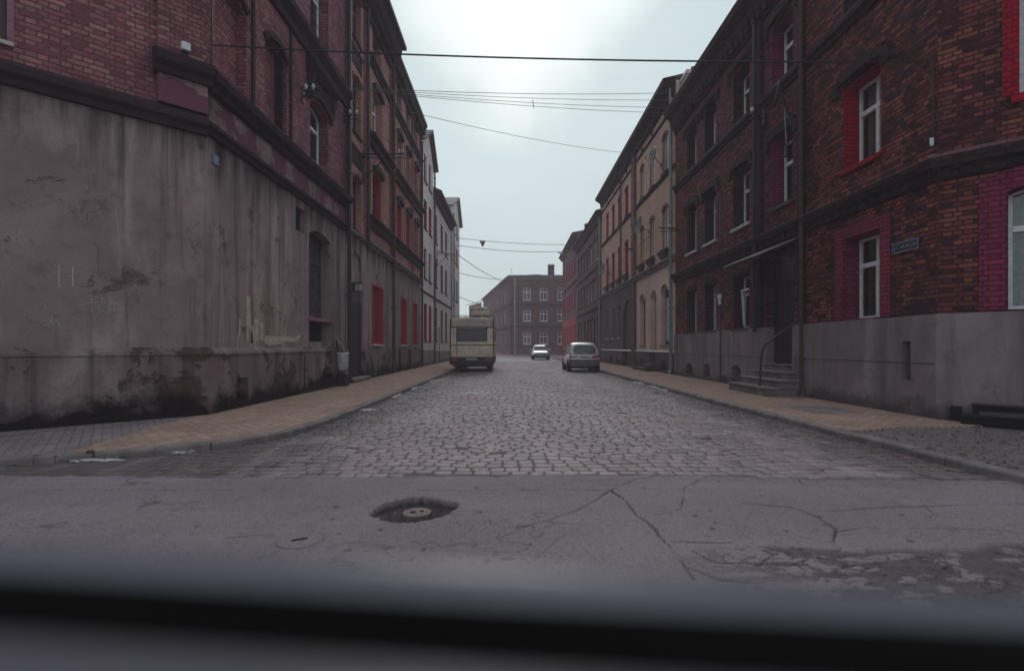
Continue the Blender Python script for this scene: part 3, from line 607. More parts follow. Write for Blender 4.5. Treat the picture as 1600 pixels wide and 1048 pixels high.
window(root,F1,wins[1],'white','glass','T',sill='mould',hood=(.08,.16,.09,'mould'))
mb=MB(); uc=13.85; mb.prism([(.02,8.2),(-.1,8.24),(-.26,8.36),(-.28,8.48),(.02,8.58)],uc-.95,uc+.95); mb.box(uc-.85,uc+.85,-.05,.02,7.98,8.2)
for s in(-1,1): mb.hull([(uc+s*.8-.09,-.05,7.55),(uc+s*.8+.09,-.05,7.55),(uc+s*.8+.09,.02,7.55),(uc+s*.8-.09,.02,7.55)],[(uc+s*.8-.09,-.2,8.22),(uc+s*.8+.09,-.2,8.22),(uc+s*.8+.09,.02,8.22),(uc+s*.8-.09,.02,8.22)])
make('window_pediment',mb,M['mould'],root,F1)
pipe(root,F1,15.98,.1,13.4,.06,-.13,'pipe'); 
mb=MB(); mb.tube([(12.55,-.1,.98),(12.55,-.1,.12)],.035,8); mb.box(12.5,12.6,-.09,-.05,.15,.2); make('drain_pipe',mb,M['pipe'],root,F1)
shell(root,F1,CL+3,16.0,13.8,10); roofslab(root,F1,CL+3.4,16.0,13.85,.45,1.5,10)
mb=MB(); mb.poly([(XL-LC*c45-9,CL-LC*c45,13.86),(XL-LC*c45,CL-LC*c45,13.86),(XL+.4,CL-.1,13.86),(XL+.4,CL+3.4,13.86),(XL-10,CL+3.4,13.86)]); make('roof',mb,M['roof'],root,Matrix())
# graffiti and posters on the plaster
M['chalk']=plain('chalk',(.42,.4,.43),.9,var=.5,sc=30); M['poster']=plain('poster_remnant',(.52,.42,.34),.9,var=.55,sc=12); M['scratch']=plain('scratched_paint',(.07,.05,.055),.9)
def cham(x,y): # spot on the left chamfer seen in the photo
    k=(800-x)/800; t_=(8.63*k-5.2)/(1+k); Yd=8.63-t_; return LC-t_/c45, 1.2+(542-y)*Yd/800
def strokes(name,root,fr,f,L,w,mat,y=-.006):
    mb=MB()
    for a,b in L:
        (u0,z0),(u1,z1)=f(*a),f(*b); d=Vector((u1-u0,z1-z0)); n=Vector((-d.y,d.x)).normalized()*w/2
        mb.add([(u0-n.x,y,z0-n.y),(u0+n.x,y,z0+n.y),(u1+n.x,y,z1+n.y),(u1-n.x,y,z1-n.y)],[(0,1,2,3)])
    return make(name,mb,M[mat],root,fr)
Z8=lambda L,ox,oy,s:[((a/s+ox,b/s+oy),(c/s+ox,d/s+oy)) for a,b,c,d in L]
strokes('chalk_letter',root,F1c,cham,Z8([(257,190,257,465),(430,200,430,465),(370,328,430,328)],60,390,8),.016,'chalk')
strokes('chalk_scribble',root,F1c,cham,Z8([(520,700,680,650),(670,600,665,660),(680,660,745,670),(655,740,690,800),(755,690,760,790),(800,770,880,800),(900,640,880,800),(805,600,790,640),(960,660,940,780),(85,690,95,740),(175,835,150,920),(150,920,60,950),(210,890,260,915),(260,915,270,970),(180,900,200,930)],60,390,8),.008,'chalk')
def wallL(x,y): k=(800-x)/800; Yd=5.2/k; return Yd,1.2+(542-y)*Yd/800
Z6=lambda x,y:(x/5.82+340,y/5.82+440)
mb=MB()
for L in ([(258,130),(295,140),(300,420),(315,480),(320,565),(300,600),(290,400),(275,540),(262,520)],[(300,400),(330,405),(330,520),(318,560),(302,565)],[(333,340),(372,340),(374,530),(350,545),(334,535)],[(382,370),(412,370),(414,540),(400,530),(384,535)],
          [(425,490),(500,495),(560,495),(620,485),(630,500),(700,505),(760,475),(752,500),(720,545),(660,545),(620,540),(560,570),(460,578),(425,560)],[(195,340),(208,345),(205,470),(185,520),(188,625),(174,620),(178,500),(192,450)]):
    mb.poly([(lambda q:(q[0],-.005,q[1]))(wallL(*Z6(*p))) for p in L])
make('poster_remnant',mb,M['poster'],root,F1)
rl=lambda x,y: wallL(*Z6(x,y))
strokes('scratched_letters',root,F1,rl,[((385,200),(385,285)),((385,200),(415,215)),((415,215),(395,240)),((395,240),(420,280)),((440,215),(442,290)),((442,290),(470,300)),((470,230),(470,300)),((490,235),(490,300)),((490,235),(515,240)),((490,300),(515,310)),((530,260),(530,320)),((540,268),(585,290)),((560,275),(560,325))],.014,'scratch',-.006)
# ===== SECOND LEFT HOUSE =====
def tenement(name,label,fr,U0,U1,H,zones,ops,parts=None,depth=9,sm='brickdark',over=.35,rise=1.3,roofmat='roof',roof=True):
    root=empty(name,fr,label,'tenement','tenement houses along the street')
    for nm,mat,a,b,z0,z1,y in zones:
        mb=MB(); panel(mb,a,b,z0,z1,ops,y=y,top=0 if y<0 else False); make(nm,mb,M[mat],root,fr)
    if roof: roofslab(root,fr,U0,U1,H,over,rise,depth,roofmat)
    shell(root,fr,U0,U1,H-.05,depth,sm)
    return root
cols=[(19.1,20.3),(23.1,24.05),(25.1,26.0),(27.2,28.1)]; fl=[(6.0,7.85),(9.1,10.9),(12.0,13.15)]
W=[op(*c,*f,.14,.27) for f in fl for c in cols]; stair=[op(16.7,17.6,5.05,6.9,.15),op(16.7,17.6,8.3,10.2,.15),op(16.7,17.6,11.4,13.0,.15)]
gr=[op(19.1,20.6,1.3,3.5,0,.2),op(24.0,25.2,1.3,3.5,0,.2),op(27.0,28.0,1.3,3.5,0,.2)]; dr=op(16.25,17.9,.1,3.3,.12,.13); nic=op(16.64,17.6,3.75,4.35,.2,.06)
root=tenement('brick_tenement','pink and orange brick tenement with a dark doorway and red ground floor windows',F1,16.0,29.1,13.75,
  [('plaster_wall','stuccoL',16,29.1,1.12,4.85,0),('plinth','plinthL',16.0,29.1,0,1.12,-.04),('frieze','brickL2',16,29.1,4.85,5.65,0),('brick_wall','brickL2',16,29.1,5.65,13.8,0)],W+stair+gr+[dr,nic],over=.4)
for a,b in ((16.0,16.22),(17.95,18.3),(21.75,22.15),(26.45,26.8),(28.75,29.1)): pm=MB(); pm.box(a,b,-.07,.02,5.1,13.3); make('pilaster',pm,M['brickL'],root,F1)
M['orangeb']=brick('orange_brick',[(0,(.5,.22,.16)),(1,(.72,.38,.25))],(.3,.17,.13),.4)
for c in cols:
    for f in fl[:2]:
        for s in (c[0]-.34,c[1]+.12): pm=MB(); pm.box(s,s+.22,-.035,.02,f[0]-.1,f[1]+.15); make('orange_brick_strip',pm,M['orangeb'],root,F1)
PU=lambda z,p,h:[(.02,z-h),(-p*.4,z-h+.02),(-p*.5,z-h*.5),(-p,z-.06),(-p,z),(.02,z+.06)]
corn('lower_moulding',root,F1,18.3,29.1,PU(5.0,.16,.2),'stone'); corn('lower_moulding',root,F1,16.0,18.3,PU(4.98,.1,.14),'stone')
for a,b in((18.3,21.75),(22.15,29.1)): corn('cornice',root,F1,a,b,PU(5.92,.28,.36),'mould'); corn('string_cornice',root,F1,a,b,PU(8.9,.3,.36),'mould'); corn('string_cornice',root,F1,a,b,PU(11.75,.2,.24),'mould')
for a,b,d in ((16.0,21.9,0),(21.9,29.15,-.12)): corn('eaves_cornice',root,F1,a,b,[(.02,13.0),(-.1,13.03),(-.14,13.3),(-.42-d,13.5),(-.5-d,13.72),(-.5-d,13.84),(.02,13.95)],'mould',dent=(.3,.14,-.3,13.2,13.45))
mb=MB(); mb.box(18.4,21.9,-.7,.3,13.85,14.0); make('eaves_board',mb,M['roof'],root,F1)
for i,o in enumerate(W):
    mt=('darkwood' if i in(0,1,2,3) else 'white') if i not in(4,8) else 'white'
    window(root,F1,o,'white' if i in (4,5,6) else ('darkwood'),'glass','T',sill='whitesill' if i in(0,4) else 'mould',reveal='red' if i in(0,1,2) else None,hood=(.04,.12,.08,'brickL') if i>=8 else (.06,.2,.14,'mould'),label='window with red painted frame above a white sill' if i==0 else None,simple=True)
for o in stair: window(root,F1,o,'darkwood','glass','T',sill='mould',hood=(.02,.1,.05,'brickL'),simple=True)
for z in(7.22,10.5): mb=MB(); mb.box(16.6,17.7,-.02,.02,z,z+.55); mb.box(16.5,17.8,-.045,.02,z+.551,z+.62); make('brick_panel',mb,M['brickdark'],root,F1)
for o in gr: window(root,F1,o,'red','dirtyglass','M',sill='whitesill',surround='red',reveal='red',sw=.07,label='bright red wooden window shut flush with the plaster',ft=.16)
mb=MB(); mb.box(16.26,17.0,.07,.13,.1,2.6); mb.box(17.02,17.88,.07,.13,.1,2.6); mb.box(16.26,17.88,.06,.14,2.6,2.7); d=make('door',mb,M['doorwood'],root,F1); mb=MB(); mb.box(16.26,17.88,.1,.12,2.7,3.28); make('fanlight',mb,M['dirtyglass'],d,F1)
mb=MB(); mb.box(16.1,18.0,-.25,.35,.09,.2); make('doorstep',mb,M['stone'],root,F1,bevel=.02)
mb=MB(); mb.poly([(u,.055,z) for u,z in outline(nic)]); make('niche_back',mb,M['stuccoL'],root,F1)
pipe(root,F1,18.1,4.6,13.3,.05,-.13,'pipe',False); pipe(root,F1,21.95,.1,13.3,.07,-.14,'rust'); pipe(root,F1,28.95,.1,12.8,.06,-.12,'pipe'); 
for a in (23.4,25.6): mb=MB(); mb.cyl((a,-.09,.1),(a,-.09,1.1),.05,n=8); make('plinth_pipe',mb,M['pipe'],root,F1)
chimney(root,F1,18.5,3,14,15.3); 
# gable houses and the plain one between
def gable(root,fr,U0,U1,ze,zp,up,mat,roofmat='roof',over=.3):
    mb=MB(); mb.poly([(U0,0,ze),(U1,0,ze),(up,0,zp)]); make('gable_wall',mb,M[mat],root,fr)
    mb=MB()
    for (a,za,b,zb) in ((U0-over,ze-.12,up,zp+.08),(up,zp+.08,U1+over,ze-.12)):
        mb.add([(a,-over,za),(b,-over,zb),(b,8,zb),(a,8,za),(a,-over,za+.14),(b,-over,zb+.14),(b,8,zb+.14),(a,8,za+.14)],[(0,1,2,3),(7,6,5,4),(0,4,5,1),(1,5,6,2),(2,6,7,3),(3,7,4,0)])
    make('gable_roof',mb,M[roofmat],root,fr)
c3=[(30.2,31.25),(32.0,33.0)]; r3=[(1.6,3.8),(5.3,7.1),(8.3,10.0),(11.1,12.7)]; o3=[op(*c,*f,0,.16) for f in r3 for c in c3]
root=tenement('gabled_tenement','narrow pale gabled tenement next to the pink brick tenement on the left',F1,29.1,33.9,13.0,[('plaster_wall','stuccoW',29.1,33.9,1.0,13.0,0),('plinth','plinthR',29.1,33.9,0,1.0,-.03)],o3,sm='stuccoG',roof=False)
gable(root,F1,29.1,33.9,12.95,14.5,31.9,'stuccoW')
for i,o in enumerate(o3): window(root,F1,o,'red' if i in(0,1,4,5) else 'darkwood','dirtyglass' if i<2 else 'glass','M',sill='mould',reveal='red' if i in(0,1,4,5) else None,simple=True)
corn('string_moulding',root,F1,29.1,33.9,PU(4.5,.08,.12),'mould'); pipe(root,F1,33.85,.1,13,.06,-.1,'pipe')
c4=[(34.5,35.5),(37.3,38.5),(39.8,41.0)]; r4=[(1.6,3.9),(5.3,7.25),(8.3,10.2)]; o4=[op(*c,*f,0,.16) for f in r4 for c in c4]; d4=op(36.0,36.9,.1,2.6,0,.3)
root=tenement('plain_tenement','plain grey plastered tenement with dark eaves between the two gabled houses',F1,33.9,43.3,11.55,[('plaster_wall','stuccoG',33.9,43.3,.9,11.5,0),('plinth','plinthR',33.9,43.3,0,.9,-.03)],o4+[d4],sm='stuccoG',over=.55,rise=2.2)
for o in o4: window(root,F1,o,'darkwood','glass','M',sill='mould',reveal='pink',simple=True)
mb=MB(); mb.box(36.02,36.88,.25,.29,.1,2.58); make('door',mb,M['doorwood'],root,F1)
corn('string_moulding',root,F1,33.9,43.3,PU(4.5,.08,.12),'mould'); corn('eaves_cornice',root,F1,33.9,43.3,PU(11.5,.5,.5),'mould'); pipe(root,F1,43.2,.1,11.3,.06,-.1,'pipeg')
c5=[(43.9,44.6),(45.4,46.9),(47.7,49.0)]; r5=[(1.6,3.8),(5.4,7.4),(8.8,10.4),(11.4,12.8)]; o5=[op(*c,*f,0,.16) for f in r5 for c in c5]
root=tenement('gabled_tenement','far pale gabled tenement with blue window frames beyond the plain tenement on the left',F1,43.3,50.7,13.2,[('plaster_wall','stuccoW',43.3,50.7,.9,13.2,0),('plinth','plinthR',43.3,50.7,0,.9,-.03)],o5,sm='stuccoW',roof=False)
gable(root,F1,43.3,50.7,13.15,15.0,48.0,'stuccoW','roofg')
for i,o in enumerate(o5): window(root,F1,o,'blue' if i in(3,4,5) else ('red' if i in (7,8) else 'darkwood'),'glass','M',sill='mould',reveal='blue' if i in(3,4,5) else ('red' if i in(6,7,8) else None),simple=True)
pipe(root,F1,45.0,.1,13,.06,-.1,'pipeg')
mb=MB(); panel(mb,0,9,0,13.2,[]); make('side_wall',mb,M['stuccoW'],root,FR(XL,50.71,R(180)))
# ===== RIGHT CORNER HOUSE =====
XR=6.7; YR=21.0; F2=FR(XR,YR,R(-90)); ru=lambda a,b:(YR-b,YR-a); CR=8.06
ca,cb,cc,cbay,cd=ru(18.6,19.6),ru(16.8,17.8),ru(14.45,15.5),ru(12.2,13.2),ru(9.3,10.35)
UL=YR-CR
O=[op(*c,1.75,3.5,.2,.37) for c in(ca,cb,cc)]+[op(*cd,1.75,3.45,.09,.37)]; O1=[op(*c,4.75,6.6,.2,.37) for c in(ca,cb,cc,cbay,cd)]; O2=[op(*c,7.85,9.5,.2,.37) for c in (ca,cb,cc,cbay,cd)]
door=op(*ru(12.15,13.45),.6,3.72,0,.26); base=[op(*ru(18.9,19.6),.2,.6,.1,.25),op(*ru(17.2,17.8),.2,.62,.1,.25),op(*ru(14.9,15.55),.2,.66,.12,.25)]; slot=op(*ru(8.54,8.74),.64,1.3,0,.2)
allo=O+O1+O2+base+[door,slot]
root=empty('red_brick_tenement',F2,'soot stained red brick corner tenement with a grey plinth and red painted window reveals','tenement','tenement houses along the street')
RB=root
mb=MB(); panel(mb,0,UL,1.72,10.8,allo); make('brick_wall',mb,M['brickR'],root,F2)
mb=MB(); panel(mb,0,UL+.02,0,1.72,allo,y=-.05,top=0); make('plinth',mb,M['plinthR'],root,F2)
LR=4.5; F2c=FR(XR,CR,R(-45)); Oc=[op(.78,1.9,1.75,3.57,.1,.3),op(.9,1.95,4.87,6.7,.15,.3),op(.9,1.95,7.95,9.5,.15,.3)]
mb=MB(); panel(mb,0,LR,1.72,10.8,Oc); make('brick_wall',mb,M['brickR'],root,F2c)
mb=MB(); panel(mb,-.02,LR,0,1.72,Oc,y=-.05,top=0); make('plinth',mb,M['plinthR'],root,F2c)
mb=MB(); panel(mb,0,12,0,10.8,[]); make('side_wall',mb,M['brickR'],root,FR(XR+LR*c45,CR-LR*c45,0))
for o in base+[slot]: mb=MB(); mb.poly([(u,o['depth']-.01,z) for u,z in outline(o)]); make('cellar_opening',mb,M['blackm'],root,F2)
for o in base: 
    mb=MB(); mb.box(o['u0'],o['u1'],.08,.1,o['z0']+.17,o['z0']+.2)
    mb.box((o['u0']+o['u1'])/2-.012,(o['u0']+o['u1'])/2+.012,.08,.1,o['z0'],o['z1']-.06); make('cellar_grate',mb,M['rust'],root,F2)
mb=MB(); panel(mb,.0,UL-.0,.0,.01,[],y=-.05)
mb=MB(); mb.box(0,UL+.02,-.056,-.05,.93,.942); make('plinth_groove',mb,M['darkstone'],root,F2)
for i,o in enumerate(O[:3]):
    window(root,F2,o,'white','glasssee','TT' if i==2 else 'T',flat=True,sill='darkstone',reveal='brickdark',curtain=('curtain','all') if i<2 else ('curtaing','side'),hood=(.01,.13,.03,'brickdark'),label='white framed window with one sash tilted open' if i==2 else None)  # dark brick lining paints the deep shade of the reveals
mb=MB(); o=O[2]; D=.31 # tilted sash
mb.add([(o['u0']+.08,D-.01,1.83),(o['u1']-.08,D-.01,1.83),(o['u1']-.08,D-.09,2.88),(o['u0']+.08,D-.09,2.88)],[]); 
for a,b in ((o['u0']+.08,o['u0']+.14),(o['u1']-.14,o['u1']-.08)): mb.hull([(a,D-.05,1.84),(b,D-.05,1.84),(b,D,1.84),(a,D,1.84)],[(a,D-.12,2.88),(b,D-.12,2.88),(b,D-.07,2.88),(a,D-.07,2.88)])
mb.box(o['u0']+.08,o['u1']-.08,D-.12,D-.07,2.86,2.92); make('open_sash',mb,M['white'],root,F2)
window(root,F2,O[3],'white','glasssee','T',flat=True,surround='pinkb',reveal='redb',sw=.25,curtain=('curtaing','side'),label='white framed window in a maroon painted brick surround')
for i,o in enumerate(O1): window(root,F2,o,'white','glasssee' if i>2 else 'glass','T',flat=True,sill='redb' if i==4 else ('whitesill' if i<3 else 'darkstone'),reveal='redb' if i==4 else ('pinkb' if i==3 else 'brickdark'),surround=None,hood=(.1,.2,.07,'brickdark',.12),curtain=('curtain','side') if i>2 else None,label='white window with bright red painted reveal and sill' if i==4 else None,sillh=.1,sw=.05)  # the dark lined reveals carry their shade as colour, the red ones are paint
for i,o in enumerate(O2): window(root,F2,o,'white','glass','T',flat=True,reveal='pinkb' if i==3 else 'brickdark',sill='darkstone',hood=(.18,.1,.07,'brickdark',.1))  # same dark lining as painted reveal shade, maroon paint at the bay
window(root,F2c,Oc[0],'white','glasssee','T',surround='pinkb',reveal='redb',sw=.3,curtain=('curtain','side'),label='white framed window in a broad maroon painted surround')
window(root,F2c,Oc[1],'white','glasssee','T',surround='redb',reveal='redb',sw=.16,sill='redb',curtain=('curtain','all'),label='white framed window with bright red surround',sillh=.14); window(root,F2c,Oc[2],'white','glass','T',sill='darkstone')
PC=[(.02,3.78),(-.06,3.82),(-.07,3.92),(-.16,3.98),(-.2,4.08),(-.2,4.14),(.02,4.24)]; PS=[(.02,7.5),(-.05,7.52),(-.06,7.6),(-.12,7.65),(-.12,7.74),(.02,7.8)]
for f_,a,b in ((F2,0,UL+.1),(F2c,-.1,LR)):
    corn('cornice',root,f_,a,b,PC,'brickdark',dent=(.26,.12,-.1,3.84,3.95)); corn('string_course',root,f_,a,b,PS,'brickdark')
    corn('eaves_frieze',root,f_,a,b,[(.02,9.85),(-.05,9.87),(-.07,10.1),(-.18,10.2),(-.22,10.4),(-.42,10.6),(-.46,10.78),(.02,10.9)],'brickdark',dent=(.34,.17,-.17,9.95,10.2))
    mb=MB(); mb.prism([(-.21,4.125),(-.21,4.15),(.02,4.255),(.02,4.2)],a,b); make('cornice_capping',mb,M['brickR4'],root,f_)
for a in (11.68,13.62):
    mb=MB(); mb.box(YR-a-.17,YR-a,-.1,.02,4.2,10); mb.box(YR-a-.17,YR-a,-.1,.02,1.74,3.8); make('pilaster',mb,M['brickdark'],root,F2)
pipe(root,F2,YR-11.6,.1,10.2,.042,-.15,'rust'); pipe(root,F2,YR-13.9,1.6,10.2,.05,-.12,'pipe',False)
mb=MB(); mb.tube([(YR-16.3,-.07,3.4),(YR-16.3,-.07,.12)],.02,6); make('conduit',mb,M['rust'],root,F2)
mb=MB(); mb.box(YR-12.1-.0,YR-12.02,-.09,.0,.1,.95); make('entrance_pier',mb,M['plinthR'],root,F2)
# entrance
u0,u1=door['u0'],door['u1']; mb=MB(); mb.box(u0+.02,(u0+u1)/2-.01,.18,.24,.78,2.85); mb.box((u0+u1)/2+.01,u1-.02,.18,.24,.78,2.85); mb.box(u0,u1,.17,.25,2.85,2.95)
for k in(0,1):
    a=u0+.08+k*(u1-u0)/2
    for z in(.9,1.9): mb.box(a,a+.42,.165,.19,z,z+.8)
d=make('door',mb,M['doorwood'],root,F2,bevel=.005); mb=MB(); mb.poly([(u0,.22,2.95),(u1,.22,2.95),(u1,.22,3.72),(u0,.22,3.72)]); make('fanlight',mb,M['dirtyglass'],d,F2)
shell(root,F2,0,UL-3,10.7,9); roofslab(root,F2,0,UL-3,10.85,.42,1.6,9)
mb=MB(); mb.poly([(XR-.35,CR+3,10.87),(XR-.35,CR+.1,10.87),(XR+LR*c45,CR-LR*c45-.3,10.87),(XR+14,CR-LR*c45-.3,10.87),(XR+14,CR+3,10.87)]); make('roof',mb,M['roof'],root,Matrix())
chimney(root,F2,.1,.2,10.7,12.1,.75,.6,'stuccoG')
# ===== YELLOW-TAN HOUSE =====
F3=FR(XR,38.2,R(-90)); rv=lambda a,b:(38.2-b,38.2-a)
near=[(22.0,22.8),(24.1,24.85),(26.0,26.7)]; far=[(29.5,30.3),(31.5,32.3),(33.4,34.2),(35.5,36.3)]
T2=[op(*rv(*c),8.85,10.5,.2,.16) for c in near+far]; T1=[op(*rv(*c),5.5,7.35,.2,.16) for c in near+far]
TG=[op(*rv(21.85,23.0),1.3,3.96,.35,.25),op(*rv(25.7,26.75),1.3,3.9,.35,.25)]; TD=op(*rv(23.75,24.8),.5,3.9,.35,.3); TA=op(*rv(28.5,30.9),.0,3.95,.8,.16); TH=[op(*rv(*c),1.8,3.8,.12,.18) for c in((31.5,32.3),(33.4,34.2),(35.5,36.3))]
TB=[op(*rv(a,a+.6),.2,.62,.12,.2) for a in (22.2,26.0,32.0,34.0)]
allo=T2+T1+TG+[TD,TA]+TH+TB
root=tenement('tan_brick_tenement','tan brick tenement with tall arched windows and satellite dishes on the right',F3,0,17.2,12.2,[('brick_wall','brickR2',0,17.2,4.85,11.6,0),('plaster_wall','stuccoB',10.4,17.2,.95,4.85,0),('dark_ground_floor','stuccoD',0,10.4,.95,4.85,0),('plinth','stuccoD',0,17.2,0,.95,-.05),('attic_wall','brickR2',0,17.2,11.6,12.2,0)],allo,sm='stuccoB',over=.5,rise=1.2)
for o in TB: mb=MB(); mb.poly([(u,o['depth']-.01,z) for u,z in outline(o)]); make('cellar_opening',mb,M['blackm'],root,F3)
mb=MB(); mb.poly([(u,.12,z) for u,z in outline(TA)]); make('gateway',mb,M['doorwood'],root,F3)
for i,o in enumerate(T2): window(root,F3,o,'white' if i<3 else 'red','glass','M',reveal='orangew' if i<3 else 'red',sill='mould',hood=(.0,.13,.03,'brickR4'),simple=True)
for i,o in enumerate(T1): window(root,F3,o,'white' if i<3 else 'red','glass','M',reveal='orangew' if i<3 else 'red',sill='mould',hood=(.0,.13,.03,'brickR4'),simple=True)
for o in T1: mb=MB(); mb.hull([(o['u0']+.1,-.03,o['z0']-.55),(o['u1']-.1,-.03,o['z0']-.55),(o['u1']-.1,.02,o['z0']-.55),(o['u0']+.1,.02,o['z0']-.55)],[(o['u0']-.15,-.24,o['z0']-.12),(o['u1']+.15,-.24,o['z0']-.12),(o['u1']+.15,.02,o['z0']-.12),(o['u0']-.15,.02,o['z0']-.12)]); make('sill_bracket',mb,M['darkstone'],root,F3)
for i,o in enumerate(TG): window(root,F3,o,'darkwood','curtainglass' if 'curtainglass' in M else 'dirtyglass','T',hood=(.0,.1,.05,'stuccoB'),sill='stone',simple=True)
mb=MB(); mb.poly([(u,.25,z) for u,z in outline(TD,.01)]); make('door',mb,M['orangew'],root,F3)
for o in TH: window(root,F3,o,'red','dirtyglass','M',sill='whitesill',reveal='red',surround='stone',sw=.08,simple=True)
mb=MB(); mb.box(*rv(27.6,28.3),-.12,.02,.1,12.0); make('pilaster',mb,M['brickR3'],root,F3)
corn('ground_cornice',root,F3,0,17.2,PU(4.95,.2,.25),'stone'); corn('string_course',root,F3,0,17.2,PU(8.7,.1,.16),'brickdark'); corn('attic_string',root,F3,0,17.2,PU(11.15,.08,.1),'brickdark'); corn('plinth_ledge',root,F3,0,17.2,[(.0,.95),(-.09,.96),(-.09,1.0),(0,1.04)],'whitesill')
corn('eaves_cornice',root,F3,0,17.2,[(.02,11.6),(-.1,11.63),(-.15,11.85),(-.45,12.05),(-.52,12.2),(.02,12.3)],'brickdark',dent=(.4,.16,-.16,11.5,11.8))
for a in near+far: mb=MB(); mb.box(*rv(a[0]+.25,a[0]+.5),-.02,.03,11.28,11.5); make('attic_vent',mb,M['blackm'],root,F3)
pipe(root,F3,17.05,.1,12,.07,-.14,'pipeg'); pipe(root,F3,38.2-31.0,4.9,12,.05,-.12,'pipe',False)
mb=MB(); mb.box(*rv(23.6,26.2),-.55,-.06,.09,.22); mb.box(*rv(23.7,25.0),-.35,-.05,.22,.38); make('doorstep',mb,M['darkstone'],root,F3,bevel=.01)
mb=MB(); mb.hull([(8.1,.2,12.2),(12.2,.2,12.2),(12.2,2.5,12.2),(8.1,2.5,12.2)],[(8.9,.3,13.3),(11.6,.3,13.3),(11.6,2.4,13.3),(8.9,2.4,13.3)]); make('dormer',mb,M['roofg'],root,F3); chimney(root,F3,9.2,1,13.2,14.0,.6,.7)
# ===== SOOTY HOUSE and RED GROUND FLOOR HOUSE =====
F4=FR(XR,52.8,R(-90)); rw=lambda a,b:(52.8-b,52.8-a)
cs=[39.2+i*1.93 for i in range(7)]; o6=[op(*rw(a,a+.95),*f,.16,.16) for f in ((1.5,3.5),(4.9,6.7),(8.1,9.8)) for a in cs]
root=tenement('sooty_tenement','dark brown brick tenement between the tan one and the red based one',F4,0,14.6,11.4,[('brick_wall','brickR3',0,14.6,1.0,11.3,0),('plinth','stuccoD',0,14.6,0,1.0,-.04)],o6,sm='brickR3',over=.45)
for i,o in enumerate(o6): window(root,F4,o,'white' if i in(8,9,15,16,10) else 'darkwood','glass','T',sill='whitesill' if i>13 and i<17 else 'mould',hood=(.02,.14,.06,'brickdark'),simple=True)
for z,p in ((4.3,.16),(7.5,.12)): corn('string_course',root,F4,0,14.6,PU(z,p,.2),'brickdark')
corn('eaves_cornice',root,F4,0,14.6,PU(11.35,.5,.6),'brickdark',dent=(.4,.2,-.2,10.7,11.0)); pipe(root,F4,14.45,.1,11.2,.08,-.15,'pipeg')
F5=FR(XR,67.8,R(-90)); rx=lambda a,b:(67.8-b,67.8-a); cs=[54+i*2.6 for i in range(6)]; o7=[op(*rx(a,a+1.1),*f,.14,.16) for f in ((1.3,3.6),(5.4,7.3),(9.0,10.9)) for a in cs[:5]+[66.0]]
root=tenement('red_based_tenement','mauve brick tenement with a red painted ground floor at the far right',F5,0,15,13.0,[('red_ground_floor','redwall',0,15,0,4.45,-.03),('brick_wall','brickR4',0,15,4.45,12.9,0)],o7,sm='brickR4',over=.5,rise=1.0)
for i,o in enumerate(o7): window(root,F5,o,'red','dirtyglass' if i<6 else 'glass','M',sill='mould',reveal='red',surround='red' if i>5 else None,sw=.04,simple=True)
corn('string_course',root,F5,0,15,PU(8.2,.12,.2),'brickdark'); corn('eaves_cornice',root,F5,0,15,PU(12.95,.55,.5),'brickdark')
mb=MB(); panel(mb,0,9,0,13,[]); make('side_wall',mb,M['brickR4'],root,FR(XR+9,67.81,R(180)))
chimney(root,F5,13.5,1.0,12.9,14.1,.8,.8)
# ===== HOUSE CLOSING THE STREET =====
F6=FR(-.3,78,0); o8=[op(a,a+1.15,*f,.08,.15) for f in((1.6,3.4),(5.1,6.8),(8.3,10.2)) for a in(2.0,4.55,7.25,9.9,12.4)]
root=empty('end_tenement',F6,'hazy brown brick house with white windows closing off the far end of the street','tenement','tenement houses along the street')
for nm,mat,z0,z1,y in (('brick_wall','brickF',1.0,12.0,0),('plinth','brickR3',0,1.0,-.04)):
    mb=MB(); panel(mb,0,15,z0,z1,o8,y=y,top=0 if y<0 else False); make(nm,mb,M[mat],root,F6)
for i,o in enumerate(o8): window(root,F6,o,'white','curtainglass' if False else 'glass','T',sill='whitesill',surround='red' if i<5 else None,sw=.12,ft=.1,simple=True)
for z in(4.35,7.7): corn('string_course',root,F6,0,15,PU(z,.14,.25),'brickdark')
corn('eaves_cornice',root,F6,-.2,15.2,PU(12.0,.35,.5),'roofg'); 
mb=MB(); mb.prism([(-.35,12.0),(-.3,12.12),(4,12.4),(9,12.1)],-.3,15.3); make('roof',mb,M['roofg'],root,F6)
chimney(root,F6,5.9,1.2,12.3,13.9,.95,.9); pipe(root,F6,.75,.1,11.9,.07,-.12,'whitesill'); 
ang=math.atan2(38,-6.2)+math.pi; LW=38.5; F7=FR(-.3-6.2,78+38,math.atan2(-38,6.2)); o9=[op(LW-s-1.2,LW-s,*f,.1,.15) for f in((1.6,3.4),(5.1,6.8),(8.3,10.2)) for s in (4.6,9.4,14.6,20,25.5,31)]
for nm,mat,z0,z1 in (('brick_wall','brickF',1.0,12.0),('plinth','brickR3',0,1.0)):
    mb=MB(); panel(mb,0,LW,z0,z1,o9); make(nm,mb,M[mat],root,F7)
for i,o in enumerate(o9): window(root,F7,o,'white','glass','T',surround='red',sw=.12,ft=.1,simple=True)
for z in(4.35,7.7): corn('string_course',root,F7,0,LW,PU(z,.14,.25),'brickdark')
mb=MB(); mb.prism([(-.5,11.8),(-.5,12.0),(4,12.35),(9,12.1)],-.2,LW); make('roof',mb,M['roofg'],root,F7)
shell(root,F6,0,15,12,9,'brickF')
mb=MB(); mb.cyl((.25,.8,12.1),(.25,.8,13.4),.02,n=5); mb.box(0,.5,.79,.81,13.0,13.03); make('aerial',mb,M['thinwire'],root,F6)
